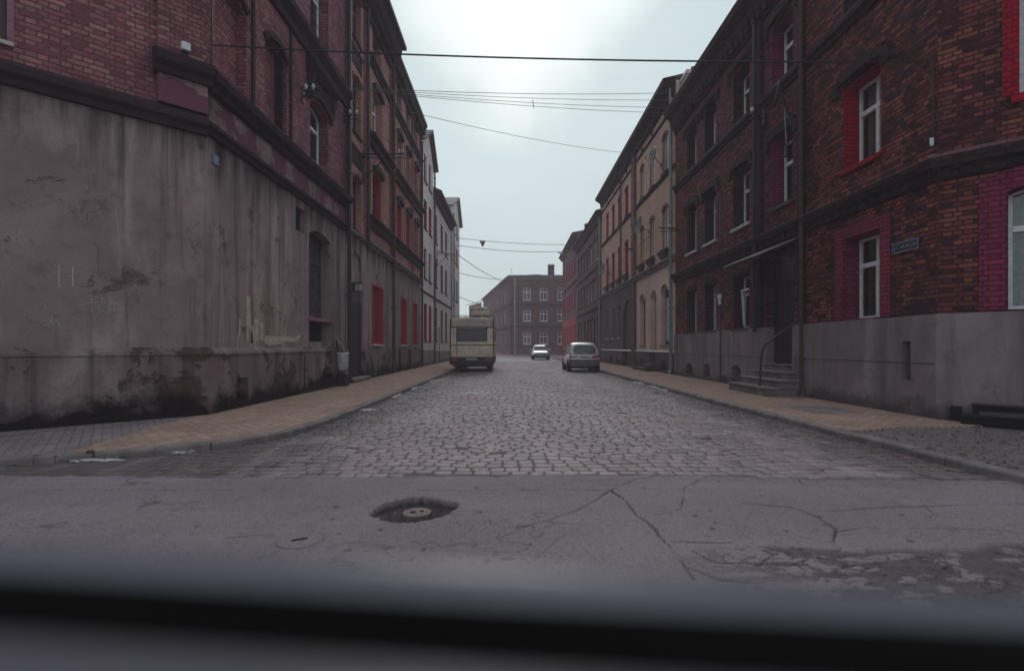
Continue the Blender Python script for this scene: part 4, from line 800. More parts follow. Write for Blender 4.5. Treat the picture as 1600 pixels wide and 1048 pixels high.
# low house further round the bend
F8=FR(-10.4,124,math.atan2(-10,4)); mbx=None
root=empty('bend_house',F8,'faint narrow house end with overhanging roof beyond the far brick house','house'); mb=MB(); panel(mb,0,9.5,0,11.2,[]); make('plaster_wall',mb,M['brickF'],root,F8); roofslab(root,F8,0,9.5,11.3,.9,1.2,7); 
# ---------------------------------------------------------------- camper van
def txt(name,s,size,fr,mat,parent=None,ext=.002,align='CENTER'):
    cu=bpy.data.curves.new(name,'FONT'); cu.body=s; cu.size=size; cu.extrude=ext; cu.align_x=align; cu.align_y='CENTER'
    o=bpy.data.objects.new(name+'_src',cu); C.objects.link(o); bpy.context.view_layer.update()
    me=bpy.data.meshes.new_from_object(o.evaluated_get(bpy.context.evaluated_depsgraph_get())); C.objects.unlink(o); bpy.data.objects.remove(o)
    me.materials.clear(); me.materials.append(M[mat]); n=bpy.data.objects.new(name,me); C.objects.link(n); place(n,parent,fr); return n
up=Matrix.Rotation(R(90),4,'X')
M['cream']=plain('cream_bodywork',(.8,.63,.52),.5,var=.4,sc=3,spec=.5); M['cream2']=plain('dirty_cream_top',(.62,.49,.42),.6,var=.6,sc=3)
M['trim']=plain('dark_rubber_trim',(.03,.02,.022),.6,var=.2); M['tyre']=plain('tyre_rubber',(.018,.016,.018),.85,var=.5); M['rim']=plain('steel_rim',(.3,.29,.3),.4,.6,var=.4)
M['redlamp']=plain('red_lamp_glass',(.35,.012,.02),.2,var=.1,spec=.6); M['maroon']=plain('maroon_bumper',(.06,.012,.018),.5,var=.4); M['platew']=plain('plate_white',(.42,.4,.42),.5,var=.2); M['black']=plain('black_lettering',(.01,.01,.012),.6,var=0)
M['lamp']=plain('clear_lamp',(.55,.55,.58),.15,var=.1,spec=.7)
def wheel(root,fr,x,y,r=.3,w=.19,sx=1):
    mb=MB(); prof=[(r*.62,-w/2),(r*.93,-w/2),(r,-w*.32),(r,w*.32),(r*.93,w/2),(r*.62,w/2)]; n=28; vs=[];fs=[]
    for i in range(n):
        a=2*math.pi*i/n
        for rr,xx in prof: vs.append((x+xx,y+rr*math.cos(a),r+rr*math.sin(a)))
    k=len(prof)
    for i in range(n):
        for j in range(k-1): fs.append((i*k+j,i*k+j+1,((i+1)%n)*k+j+1,((i+1)%n)*k+j))
    mb.add(vs,fs); t_=make('wheel',mb,M['tyre'],root,fr)
    mb=MB(); mb.cyl((x+sx*w*.28,y,r),(x+sx*w*.36,y,r),r*.64,r*.5,20); mb.cyl((x-sx*w*.4,y,r),(x+sx*w*.28,y,r),r*.63,n=20); mb.cyl((x+sx*w*.34,y,r),(x+sx*w*.42,y,r),r*.16,n=10); make('rim',mb,M['rim'],t_,fr)
FV=FR(-1.93,24.6,0); root=empty('camper_van',FV,'cream boxy camper van with a dark rear window parked at the left kerb','camper van')
hw=1.05
def rbox(mb,x0,x1,y0,y1,z0,z1,c=.12,cz=.1):
    A=[(x0+c,y0),(x1-c,y0),(x1,y0+c),(x1,y1-c),(x1-c,y1),(x0+c,y1),(x0,y1-c),(x0,y0+c)]
    mid=[(x,y,z1-cz) for x,y in A]; mb.hull([(x,y,z0) for x,y in A],mid); cx=(x0+x1)/2; cy=(y0+y1)/2
    mb.hull([(x,y,z1-cz+.0005) for x,y in A],[(x+(cz if x<cx else -cz)*.6,y+(cz if y<cy else -cz)*.6,z1) for x,y in A])
mb=MB(); rbox(mb,-hw,hw,.02,4.1,.72,2.15,.05,.02); make('body',mb,M['cream'],root,FV,bevel=.01)
mb=MB(); rbox(mb,-hw+.01,hw-.01,.03,5.2,2.15,2.62,.08,.12); make('roof_cap',mb,M['cream2'],root,FV,bevel=.02)
mb=MB(); mb.hull([(-.85,4.1,.5),(.85,4.1,.5),(.85,5.6,.5),(-.85,5.6,.5)],[(-.85,4.1,1.3),(.85,4.1,1.3),(.85,5.6,1.1),(-.85,5.6,1.1)]); mb.hull([(-.85,4.1,1.3),(.85,4.1,1.3),(.85,5.35,1.25),(-.85,5.35,1.25)],[(-.78,4.1,2.15),(.78,4.1,2.15),(.78,4.75,2.15),(-.78,4.75,2.15)]); make('cab',mb,M['cream'],root,FV,bevel=.03)
mb=MB(); mb.quad((-.74,4.82,2.08),(.74,4.82,2.08),(.8,5.36,1.34),(-.8,5.36,1.34)); make('windscreen',mb,M['glass'],root,FV)
mb=MB(); mb.box(-hw-.012,hw+.012,.005,4.1,2.13,2.18); mb.box(-hw-.012,hw+.012,.005,4.1,1.28,1.315); mb.box(-hw-.01,-hw+.03,-.0,.06,.72,2.55); mb.box(hw-.03,hw+.01,-.0,.06,.72,2.55); mb.box(-.73,-.7,.012,.03,.75,2.13); make('trim_strip',mb,M['trim'],root,FV)
mb=MB(); mb.box(-.75,.73,-.005,.02,1.48,1.53); mb.box(-.75,.73,-.005,.02,2.04,2.09); mb.box(-.75,-.7,-.004,.021,1.53,2.04); mb.box(.68,.73,-.004,.021,1.53,2.04); w=make('rear_window',mb,M['trim'],root,FV,bevel=.008); mb=MB(); mb.quad((-.7,.008,1.53),(.68,.008,1.53),(.68,.008,2.04),(-.7,.008,2.04)); make('pane',mb,M['dirtyglass'],w,FV)
for a,b in((.6,1.5),(2.3,3.2)): 
    for s in(-1,1): mb=MB(); mb.box(s*hw-.012,s*hw+.012,a,b,1.5,2.02); make('side_window',mb,M['glass'],root,FV)
mb=MB(); rbox(mb,-hw+.01,hw-.01,.04,4.15,.4,.72,.1,.02); mb.box(-.9,.9,.1,4.0,.24,.4); make('skirt',mb,M['maroon'],root,FV,bevel=.015)
mb=MB(); rbox(mb,-hw-.02,hw+.02,-.1,.12,.34,.7,.06,.04); make('rear_bumper',mb,M['trim'],root,FV,bevel=.01)
for s in(-1,1):
    mb=MB(); mb.box(s*.82-.14,s*.82+.14,-.118,-.09,.55,.66); make('tail_lamp',mb,M['redlamp'],root,FV,bevel=.01)
mb=MB(); mb.box(.66,.78,-.01,.02,2.085,2.125); make('marker_lamp',mb,M['redlamp'],root,FV)
mb=MB(); mb.box(-.26,.26,-.125,-.1,.56,.68); p=make('number_plate',mb,M['platew'],root,FV); txt('plate_lettering','SK 9643V',.1,FV@Matrix.Translation((0,-.126,.62))@up,'black',p)
for x in(-.75,.75):
    for y in(1.0,4.75): wheel(root,FV,x,y,.31,.2,1 if x>0 else -1)
mb=MB()
for x in(-.98,.98): mb.tube([(x,.15,2.6),(x,.15,2.72),(x,3.4,2.72),(x,3.4,2.6)],.018,6)
for y in(.15,1.2,2.3,3.4): mb.tube([(-.98,y,2.72),(.98,y,2.72)],.016,6)
for x in(-.98,-.3,.3,.98): mb.cyl((x,.15,2.56),(x,.15,2.72),.014,n=6)
make('roof_rack',mb,M['pipeg'],root,FV)
mb=MB(); 
rbox(mb,-.08,.82,.25,1.5,2.74,2.98,.1,.05); lug=make('roof_box',mb,M['cream'],None,FV,bevel=.03); tag(lug,'cream rounded lower roof box strapped on top of the camper','roof box')
mb=MB(); rbox(mb,-.1,.78,.28,1.5,2.99,3.16,.12,.1); lug=make('roof_bundle',mb,M['cream2'],None,FV,bevel=.05); tag(lug,'grey beige rolled bundle lying on the cream roof box','bundle')
# ---------------------------------------------------------------- cars
M['silver']=plain('silver_paint',(.7,.64,.67),.3,.3,var=.25,sc=4,spec=.5,coat=.5); M['bump']=plain('grey_bumper',(.13,.12,.125),.5,var=.4); M['whitecar']=plain('pale_silver_paint',(.75,.8,.8),.3,.15,var=.15,spec=.5,coat=.5)
def ring(y,hw,z0,z1,wt=None,n=6,r=.5):     # rounded cross-section
    wt=wt or hw; P=[]
    L=[(0,z0),(hw*.7,z0),(hw*.97,z0+.08),(hw,z0+(z1-z0)*.45),(hw*.98,z0+(z1-z0)*.7),(wt,z1-.05),(wt*.8,z1),(0,z1+.01)]
    P=[(x,y,z) for x,z in L]; P+=[(-x,y,z) for x,z in L[-2:0:-1]]; return P
def loft(rings):
    mb=MB(); n=len(rings[0]); vs=[p for r_ in rings for p in r_]; fs=[]
    for i in range(len(rings)-1):
        for k in range(n): fs.append((i*n+k,i*n+(k+1)%n,(i+1)*n+(k+1)%n,(i+1)*n+k))
    fs.append(tuple(range(n))[::-1]); fs.append(tuple(range((len(rings)-1)*n,len(rings)*n))); mb.add(vs,fs); return mb
# silver hatchback, tail towards the camera
FC=FR(3.48,24.6,R(0)); root=empty('parked_car',FC,'silver rounded small hatchback seen from behind, parked at the right kerb','car','cars in the street')
body=loft([ring(.03,.66,.38,.74,.6),ring(.0+.08,.74,.26,.86,.7),ring(.3,.765,.22,.9,.74),ring(1.0,.77,.2,.88,.75),ring(2.2,.77,.2,.86,.74),ring(2.75,.76,.22,.8,.68),ring(3.15,.72,.26,.68,.6),ring(3.3,.6,.36,.58,.5)])
make('body',body,M['silver'],root,FC,smooth=True,sub=2)
def gring(y,wb,wt,zb,zt): return [(0,y,zb),(wb*.6,y,zb),(wb,y,zb),(wb*.98,y,zb+(zt-zb)*.45),(wt,y,zt-.1),(wt*.86,y,zt-.015),(wt*.5,y,zt),(0,y,zt)]+[(-wt*.5,y,zt),(-wt*.86,y,zt-.015),(-wt,y,zt-.1),(-wb*.98,y,zb+(zt-zb)*.45),(-wb,y,zb),(-wb*.6,y,zb)]
cab=loft([gring(.1,.70,.56,.78,1.02),gring(.16,.72,.58,.78,1.3),gring(.34,.73,.60,.78,1.415),gring(.9,.74,.61,.78,1.44),gring(1.5,.74,.60,.78,1.42),gring(1.85,.73,.57,.78,1.3),gring(2.5,.70,.55,.76,.9)])
make('cabin',cab,M['silver'],root,FC,smooth=True,sub=2)
def rrect(cx,cz,w,h,r,n=6,top=1.0):
    P=[]
    for k,(sx,sz) in enumerate(((1,-1),(1,1),(-1,1),(-1,-1))):
        for i in range(n+1):
            a=math.pi/2*(i/n)+math.pi/2*(k-1); x=cx+sx*(w/2-r)+r*math.cos(a); z=cz+sz*(h/2-r)+r*math.sin(a)
            t_=(z-(cz-h/2))/h; P.append((cx+(x-cx)*(1+(top-1)*t_),z))
    return P
mb=MB(); P=rrect(0,1.1,1.12,.40,.14,6,.86); mb.hull([(x,.03+(z-.9)*.16+.03*abs(x)**2,z) for x,z in P],[(x,.22+(z-.9)*.16,z) for x,z in P]); make('rear_window',mb,M['glass'],root,FC)
for s in(-1,1):
    mb=MB(); Q=[(.35,.93),(.55,1.33),(1.35,1.36),(1.75,1.22),(2.25,.93)]; mb.hull([(s*(.752-.13*max(0,(z-.9)/.5)),y,z) for y,z in Q],[(s*(.66-.13*max(0,(z-.9)/.5)),y,z) for y,z in Q]); make('side_window',mb,M['glass'],root,FC)
    mb=MB(); mb.hull([(s*.36,-.012,.68),(s*.70,.03,.68),(s*.70,.2,.68),(s*.36,.15,.68)],[(s*.34,-.002,.76),(s*.715,.05,.79),(s*.715,.2,.79),(s*.34,.15,.76)]); make('tail_lamp',mb,M['redlamp'],root,FC,bevel=.01)
    mb=MB(); rbox(mb,min(s*.76,s*.93),max(s*.76,s*.93),2.0,2.08,.9,1.02,.03,.03); make('wing_mirror',mb,M['bump'],root,FC,bevel=.02)
mb=MB(); P=[]; 
for x in (-.745,-.6,-.3,0,.3,.6,.745): P.append((x,-.09+.16*(abs(x)/.75)**3))
for z0,z1,m_ in ((.36,.64,'bump'),(.6,.65,'silver')):
    mb=MB(); dy=0 if m_=='bump' else -.012; mb.hull([(x,y+dy,z0) for x,y in P]+[(.74,.4,z0),(-.74,.4,z0)],[(x*.99,y+dy+.01,z1) for x,y in P]+[(.74,.4,z1),(-.74,.4,z1)]); make('rear_bumper' if m_=='bump' else 'bumper_top',mb,M[m_],root,FC,bevel=.015)
mb=MB(); mb.box(-.26,.26,-.035,.0,.655,.765); p=make('number_plate',mb,M['platew'],root,FC,bevel=.005); txt('plate_lettering','SBE 40ML',.085,FC@Matrix.Translation((0,-.037,.71))@up,'black',p)
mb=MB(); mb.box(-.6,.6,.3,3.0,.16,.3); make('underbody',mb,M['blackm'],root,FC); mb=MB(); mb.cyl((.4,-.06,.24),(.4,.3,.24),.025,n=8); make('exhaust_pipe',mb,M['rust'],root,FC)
mb=MB(); mb.tube([(.0,.1,1.13),(.28,.06,1.0)],.01,5); make('rear_wiper',mb,M['trim'],root,FC)
for x in(-.67,.67):
    for y in(.52,2.72): wheel(root,FC,x,y,.275,.165,1 if x>0 else -1)
for s in(-1,1):
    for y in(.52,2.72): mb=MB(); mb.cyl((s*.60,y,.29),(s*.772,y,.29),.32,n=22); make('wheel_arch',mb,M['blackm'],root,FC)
# distant pale hatchback, front towards the camera
FD=FR(2.72,47.6,0); root=empty('oncoming_car',FD,'small pale car facing the camera far down the street','car','cars in the street')
body=loft([ring(.0,.62,.3,.62,.55),ring(.12,.78,.24,.72,.68),ring(.7,.82,.2,.85,.74),ring(1.2,.82,.2,.92,.76),ring(2.6,.82,.2,.94,.76),ring(3.7,.8,.24,.92,.72),ring(3.9,.7,.36,.8,.6)]); make('body',body,M['whitecar'],root,FD,smooth=True,sub=2)
cab=loft([gring(1.0,.74,.62,.82,.9),gring(1.6,.76,.6,.82,1.3),gring(1.9,.76,.6,.82,1.39),gring(2.6,.76,.61,.82,1.42),gring(3.4,.74,.6,.82,1.34),gring(3.75,.7,.56,.82,.98)]); make('cabin',cab,M['whitecar'],root,FD,smooth=True,sub=2)
mb=MB(); mb.hull([(-.64,.98,.92),(.64,.98,.92),(.64,1.3,.92),(-.64,1.3,.92)],[(-.54,1.53,1.31),(.54,1.53,1.31),(.54,1.8,1.3),(-.54,1.8,1.3)]); make('windscreen',mb,M['glass'],root,FD)
for s in(-1,1):
    mb=MB(); mb.hull([(s*.46,-.02,.56),(s*.72,.1,.56),(s*.72,.25,.56),(s*.46,.15,.56)],[(s*.46,.01,.68),(s*.72,.13,.69),(s*.72,.25,.69),(s*.46,.15,.68)]); make('headlight',mb,M['lamp'],root,FD,bevel=.01)
    mb=MB(); mb.hull([(s*.772,1.45,.95),(s*.772,3.3,.95),(s*.6,3.3,.95),(s*.6,1.45,.95)],[(s*.645,1.85,1.28),(s*.645,3.1,1.28),(s*.5,3.1,1.28),(s*.5,1.85,1.28)]); make('side_window',mb,M['glass'],root,FD); mb=MB(); rbox(mb,min(s*.8,s*.98),max(s*.8,s*.98),1.35,1.43,.92,1.04,.03,.03); make('wing_mirror',mb,M['whitecar'],root,FD)
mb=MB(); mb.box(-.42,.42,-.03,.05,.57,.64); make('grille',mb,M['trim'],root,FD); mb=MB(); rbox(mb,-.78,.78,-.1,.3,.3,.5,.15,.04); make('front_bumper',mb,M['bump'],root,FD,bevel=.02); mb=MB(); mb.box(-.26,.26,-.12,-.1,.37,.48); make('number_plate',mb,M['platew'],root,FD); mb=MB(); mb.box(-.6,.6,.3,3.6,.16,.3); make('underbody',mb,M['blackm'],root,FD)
for x in(-.72,.72):
    for y in(.75,3.2): wheel(root,FD,x,y,.29,.18,1 if x>0 else -1)
# ---------------------------------------------------------------- entrance of the red house
steps=[(5.8,11.65,13.7,.1,.27),(6.1,11.62,13.7,.27,.44),(6.37,12.0,13.6,.44,.61),(6.64,12.1,13.5,.61,.78)]
root=empty('entrance_steps',FR(0,0,0,.1),'worn dark stone steps climbing from the ochre pavement to the red brick doorway','steps')
for i,(x,y0,y1,z0,z1) in enumerate(steps):
    mb=MB(); mb.box(x,6.68 if i<3 else 6.86,y0,y1,z0-.02 if i else .06,z1-.045); mb.box(x-.03,6.68 if i<3 else 6.86,y0-.02,y1+.02,z1-.0449,z1); make('step',mb,M['stone' if i==0 else 'stone'],root,Matrix(),bevel=.012)
mb=MB(); mb.tube([(5.88,12.15,.06),(5.9,12.15,.7),(5.93,12.15,1.1),(6.02,12.14,1.28),(6.2,12.1,1.42),(6.55,12.05,1.68),(6.68,12.0,1.78)],.024,10); mb.cyl((5.88,12.15,.1),(5.88,12.15,.12),.05,n=12)
tag(make('handrail',mb,M['pipe'],None,Matrix()),'bent black tube handrail standing on the entrance steps of the red brick house','handrail')
M['tin']=plain('weathered_tin',(.2,.2,.22),.5,.4,var=.6,sc=5)
root=empty('door_canopy',FR(0,0,0,3.7),'sloping thin sheet metal canopy over the entrance of the red brick house','canopy')
mb=MB(); n=14
for i in range(n):
    a=11.95+1.75*i/n; b=11.95+1.75*(i+1)/n; z=lambda k:.02 if k%2 else 0
    mb.add([(6.68,a,3.74+z(i)),(6.68,b,3.74+z(i+1)),(5.62,b,3.3+z(i+1)),(5.62,a,3.3+z(i)),(6.68,a,3.75+z(i)),(6.68,b,3.75+z(i+1)),(5.62,b,3.31+z(i+1)),(5.62,a,3.31+z(i))],[(0,1,2,3),(7,6,5,4),(3,2,6,7),(0,4,5,1),(0,3,7,4),(1,5,6,2)])
make('canopy_sheet',mb,M['tin'],root,Matrix())
mb=MB()
for y in(12.0,13.65): mb.tube([(6.66,y,3.7),(5.66,y,3.29)],.018,6); mb.tube([(5.7,y,3.29),(6.68,y,3.29)],.012,6); mb.tube([(6.6,y,3.25),(6.2,y,3.5)],.01,5)
mb.tube([(5.66,12.0,3.29),(5.66,13.65,3.29)],.015,6); make('canopy_frame',mb,M['rust'],root,Matrix())
# low stone ledge at the foot of the right chamfer
root=empty('stone_ledge',FR(6.9,7.5,0,.07),'dark broken stone ledge at the foot of the grey corner wall on the right','ledge')
mb=MB(); mb.box(.3,4.2,-.42,-.06,.06,.2); mb.box(.16,.3,-.16,-.06,.1,.3); mb.box(.42,4.2,-.16,-.055,.2,.33); make('ledge_gap_shade',mb,M['blackm'],root,F2c,bevel=.02)  # black blocks stand in for the shaded gap beneath the slab
mb=MB(); mb.box(.5,4.2,-.47,-.14,.2,.25); mb.box(.4,4.2,-.19,-.051,.3302,.36); make('ledge_slab',mb,M['darkstone'],root,F2c,bevel=.015)
# ---------------------------------------------------------------- signs and boxes
M['signletter']=plain('dull_sign_letters',(.22,.22,.27),.5,var=.6,sc=20); M['signblue']=plain('dark_blue_enamel',(.015,.02,.045),.35,var=.2); M['plaque']=plain('faded_blue_plaque',(.13,.14,.24),.5,var=.4)
fs_=FR(XR-.002,9.0,R(-90)); root=empty('street_sign',F2@Matrix.Translation((YR-8.98,0,2.9)),'narrow dark street name plate with pale letters beside the maroon framed window','street sign')
mb=MB(); mb.box(YR-8.98,YR-8.4,-.03,-.012,2.82,3.0); make('plate',mb,M['signblue'],root,F2,bevel=.003); mb=MB()
for a,b,c,d in((8.98,8.4,2.982,3.0),(8.98,8.4,2.82,2.838)): mb.box(YR-a,YR-b,-.034,-.03,c,d)
for a in(8.98,8.418): mb.box(YR-a,YR-a+.018,-.034,-.03,2.838,2.982)
make('border',mb,M['signletter'],root,F2); txt('lettering','UL. KRAKUSA',.082,F2@Matrix.Translation((YR-8.69,-.033,2.908))@up,'signletter',root)
root=empty('house_plaque',F1@Matrix.Translation((8.92,0,4.45)),'small faded blue and white enamel plaque high on the stained plaster corner','plaque'); a=8.85; mb=MB(); mb.box(a,a+.2,-.025,-.002,4.38,4.56); make('plate',mb,M['plaque'],root,F1,bevel=.004); txt('lettering','12',.12,F1@Matrix.Translation((a+.1,-.027,4.47))@up,'platew',root)
root=empty('number_lamp',FR(-4.98,16.75,0,3.2),'white square house number lamp under a little black hood above the dark doorway','house number'); mb=MB(); mb.box(-5.12,-4.92,16.7,16.8,3.05,3.26); make('lamp_box',mb,M['platew'],root,Matrix(),bevel=.008)
mb=MB(); mb.box(-5.2,-4.88,16.66,16.84,3.28,3.31); mb.box(-5.2,-5.14,16.72,16.78,3.0,3.28); make('lamp_hood',mb,M['pipe'],root,Matrix()); txt('digit','5',.17,Matrix.Translation((-5.02,16.698,3.155))@up,'black',root)
mb=MB(); mb.box(0,.13,-.2,-.1,0,.13); tag(make('junction_box',mb,M['porc'],None,F1c@Matrix.Translation((cu(.36),0,6.0)),bevel=.01),'small white junction box on the mauve brick pilaster of the left corner','junction box')
mb=MB(); mb.box(YR-16.4,YR-16.22,-.12,-.05,2.74,2.88); mb.box(YR-16.36,YR-16.27,-.12,-.05,2.55,2.72); tag(make('meter_box',mb,M['porc'],None,F2,bevel=.01),'small white box on a conduit between red brick ground floor windows','electric box')
root=empty('shop_banner',FR(6.75,22.3,0,1.5),'tall narrow white sign with stacked dark letters in an arched tan house window','sign'); mb=MB(); a,b=rv(21.95,22.6); mb.box(a,b,.12,.14,1.5,3.35); make('board',mb,M['platew'],root,F3)
mb=MB(); a,b=rv(21.9,22.65)
for x in (a,b): mb.box(x-.03,x+.03,.1,.13,1.45,3.4)
make('board_frame',mb,M['red'],root,F3)
for i,ch in enumerate('SKLEP'): txt('letter',ch,.3,F3@Matrix.Translation(((a+b)/2,.115,3.15-i*.29))@up,'black',root)
# litter sack holder by the door
root=empty('litter_sack_holder',FR(-4.93,14.9,0,.1),'white sack in a dark holder with a brown bag on top by the dark doorway','litter bin')
mb=MB(); n=20; rr=[]; 
for z,r_ in ((.5,.11),(.56,.15),(.75,.17),(.95,.165),(1.02,.16)):
    rr.append([(-4.93+(r_+.012*math.sin(5*k/n*6.28+z*9))*math.cos(2*math.pi*k/n),14.9+(r_+.012*math.sin(5*k/n*6.28+z*9))*math.sin(2*math.pi*k/n),z) for k in range(n)])
mb=loft(rr); make('white_sack',mb,M['porc2'] if 'porc2' in M else plain('plastic_sack',(.42,.38,.42),.5,var=.3),root,Matrix(),smooth=True,sub=1)
mb=MB(); mb.tube([(-4.93+.175*math.cos(a/16*6.283),14.9+.175*math.sin(a/16*6.283),1.02) for a in range(17)],.018,6); make('holder_ring',mb,M['white'],root,Matrix())
mb=MB(); mb.cyl((-5.0,15.0,.06),(-5.0,15.0,1.05),.025,n=8); rbox(mb,-5.08,-4.78,14.78,15.05,.06,.46,.04,.05); make('holder_stand',mb,M['pipe'],root,Matrix(),bevel=.01)
mb=MB(); mb.hull([(-5.08,14.8,1.03),(-4.83,14.8,1.03),(-4.83,15.02,1.03),(-5.08,15.02,1.03)],[(-5.14,14.86,1.4),(-5.02,14.84,1.36),(-5.02,15.0,1.38),(-5.14,15.0,1.42)]); make('brown_bag',mb,plain('brown_bag_leather',(.06,.035,.035),.6),root,Matrix(),bevel=.03,sub=1); mb=MB(); mb.cyl((-4.94,14.78,1.0),(-5.03,14.8,1.38),.012,n=8); make('stick',mb,M['orangew'],root,Matrix())
# ---------------------------------------------------------------- brackets, dishes, lamps, wires
def bracket(name,label,base,tip,brace,ins,mat='pipe',r=.022):
    root=empty(name,FR(*base[:2],0,base[2]),label,'bracket','cable brackets on the house fronts'); mb=MB(); b=Vector(base); t_=Vector(tip)
    mb.tube([b,t_],r,6); mb.tube([b-Vector((0,0,.13)),t_-Vector((0,0,.13))],r*.8,6)
    if brace: mb.tube([b-Vector((0,0,brace)),b.lerp(t_,.62)],r*.8,6)
    mb.box(b.x-.03,b.x+.03,b.y-.05,b.y+.05,b.z-max(brace,.2)-.1,b.z+.1); make('arm',mb,M[mat],root,Matrix())
    for k in ins:
        p=b.lerp(t_,k); m2=MB(); m2.cyl(p+Vector((0,0,.0)),p+Vector((0,0,.09)),.012,n=6); m2.cyl(p+Vector((0,0,.07)),p+Vector((0,0,.12)),.04,.045,10); m2.cyl(p+Vector((0,0,.12)),p+Vector((0,0,.17)),.03,.022,10); make('insulator',m2,M['porc'] if name!='b' else M['pipe'],root,Matrix())
bracket('cable_bracket','long dark double arm cable bracket with diagonal brace on the pink brick house',(-5.2,17.8,7.9),(-3.72,17.8,7.9),.95,(.95,.86))
bracket('cable_bracket','dark braced cable bracket on the plain grey house far left',(-5.2,35.5,7.8),(-3.9,35.5,7.6),1.0,(.95,.5,.2))
bracket('cable_bracket','short cable bracket by the downpipe where the left corner house ends',(-5.25,15.8,8.35),(-4.75,15.8,8.35),.3,(.9,.5))
bracket('cable_bracket','small cable bracket beside the pedimented window of the left corner house',(-5.2,12.7,7.55),(-4.9,12.7,7.55),.2,(.9,.3))
bracket('cable_bracket','thin bracket with two white insulators at the joint of the tan and red brick houses',(6.7,20.7,6.0),(5.95,20.7,6.0),.1,(.9,.4))
bracket('cable_bracket','small bracket with white insulator on the dark pilaster of the tan house',(6.6,27.9,6.55),(6.1,27.9,6.55),.1,(.95,))
bracket('cable_bracket','short bracket with white insulator under the red brick house upper string course',(6.65,13.5,7.35),(6.3,13.5,7.35),.15,(.9,))
root=empty('wire_terminal',FR(6.7,8.1,0,5.8),'thin black wire conduit ending in a white insulator on the right corner brickwork','wire terminal'); mb=MB(); mb.tube([(6.62,8.55,5.85),(6.66,8.25,5.85),(6.66,8.12,5.75),(6.66,8.1,5.5),(6.66,8.1,4.45)],.012,6); mb.tube([(6.66,8.45,5.0),(6.67,8.45,4.2)],.008,5); make('conduit',mb,M['pipe'],root,Matrix()); mb=MB(); mb.cyl((6.64,8.1,4.38),(6.64,8.1,4.5),.025,.03,10); make('insulator',mb,M['porc'],root,Matrix())
root=empty('wire_terminal',FR(-5.18,8.75,0,6.4),'vertical black conduit up the mauve brick at the left street corner','wire terminal'); mb=MB(); mb.tube([(-5.14,8.78,5.9),(-5.14,8.76,7.2),(-5.0,8.5,7.35)],.014,6); mb.tube([(-5.14,8.7,5.1),(-5.14,8.7,5.6)],.01,5); make('conduit',mb,M['pipe'],root,Matrix())
def dish(label,c,aim,r,wall):
    root=empty('satellite_dish',FR(c[0],c[1],0,c[2]),label,'satellite dish','satellite dishes on the right side'); c=Vector(c); a=Vector(aim).normalized(); rt=Matrix.Translation(c)@a.to_track_quat('Z','Y').to_matrix().to_4x4(); vs=[];fs=[]; n=20;k=5
    for i in range(k+1):
        q_=i/k
        for j in range(n): t_=2*math.pi*j/n; vs.append((r*q_*math.cos(t_),r*1.1*q_*math.sin(t_),.25*r*(q_*q_)-.1*r))
    for i in range(k):
        for j in range(n): fs.append((i*n+j,i*n+(j+1)%n,(i+1)*n+(j+1)%n,(i+1)*n+j))
    mb=MB(); mb.add(vs,fs); o=make('reflector',mb,M['pipeg'] if r<.3 else M['dish'],root,rt,smooth=True); s=o.modifiers.new('t','SOLIDIFY'); s.thickness=.015
    mb=MB(); mb.tube([(0,-r*.95,.05),(0,-r*.35,r*.9)],.01,5); mb.cyl((0,-r*.35,r*.82),(0,-r*.3,r*1.0),.03,n=8); make('feed_arm',mb,M['pipe'],root,rt)
    mb=MB(); w=Vector(wall); mb.tube([c-a*.05,Vector((c.x,c.y,c.z-.1))-a*.12,w],.016,6); mb.box(w.x-.02,w.x+.02,w.y-.06,w.y+.06,w.z-.08,w.z+.08); make('wall_mount',mb,M['pipe'],root,Matrix())
M['dish']=plain('dull_dish_paint',(.1,.1,.105),.6,var=.4)
dish('dull grey satellite dish beside the top floor of the tan house',(6.25,22.6,9.6),(-1,-.05,.25),.40,(6.68,22.9,9.3)); dish('large grey satellite dish between the upper windows of the tan house',(6.2,24.9,7.15),(-1,-.08,.25),.43,(6.68,24.9,6.8))
dish('small dark satellite dish at the far end of the tan house',(6.25,35.0,6.5),(-1,-.1,.25),.42,(6.68,35.0,6.2)); dish('edge on satellite dish above the red brick house entrance',(6.25,12.0,7.1),(-.88,.40,.25),.3,(6.68,12.35,6.75))
root=empty('antenna_mast',FR(6.6,12.3,0,6),'short pale antenna rod clamped at the red brick house stair window','antenna'); mb=MB(); mb.tube([(6.35,11.85,5.85),(6.33,11.9,6.75)],.014,6); make('rod',mb,M['pipeg'],root,Matrix()); mb=MB(); mb.tube([(6.68,11.85,5.6),(6.3,11.85,5.6)],.016,6); mb.tube([(6.35,11.85,5.6),(6.35,11.85,5.9)],.018,6); make('clamp',mb,M['pipe'],root,Matrix())
root=empty('street_lamp',FR(6.7,58,0,10),'grey street lamp arm reaching from the eaves of the far red based house','street lamp'); mb=MB(); mb.tube([(6.7,53.5,10.0),(6.1,53.6,10.6),(5.3,53.8,10.95)],.05,8); make('lamp_arm',mb,M['pipeg'],root,Matrix()); mb=MB(); mb.hull([(5.45,53.65,10.88),(5.45,53.95,10.88),(4.8,53.92,11.08),(4.8,53.68,11.08)],[(5.45,53.7,11.04),(5.45,53.9,11.04),(4.85,53.86,11.17),(4.85,53.74,11.17)]); make('lamp_head',mb,M['pipeg'],root,Matrix(),bevel=.02)
def wire(label,a,b,sag,r,mat='wire',n=28,group='overhead wires across the street'):
    a=Vector(a);b=Vector(b); pts=[a.lerp(b,i/n)-Vector((0,0,sag*4*(i/n)*(1-i/n))) for i in range(n+1)]; mb=MB(); mb.tube(pts,r,6); return tag(make('overhead_wire',mb,M[mat],None,Matrix()),label,'overhead wire',group)
wire('thick black cable crossing the street nearest the camera',(-5.14,8.78,6.37),(6.64,8.3,5.83),.10,.014)
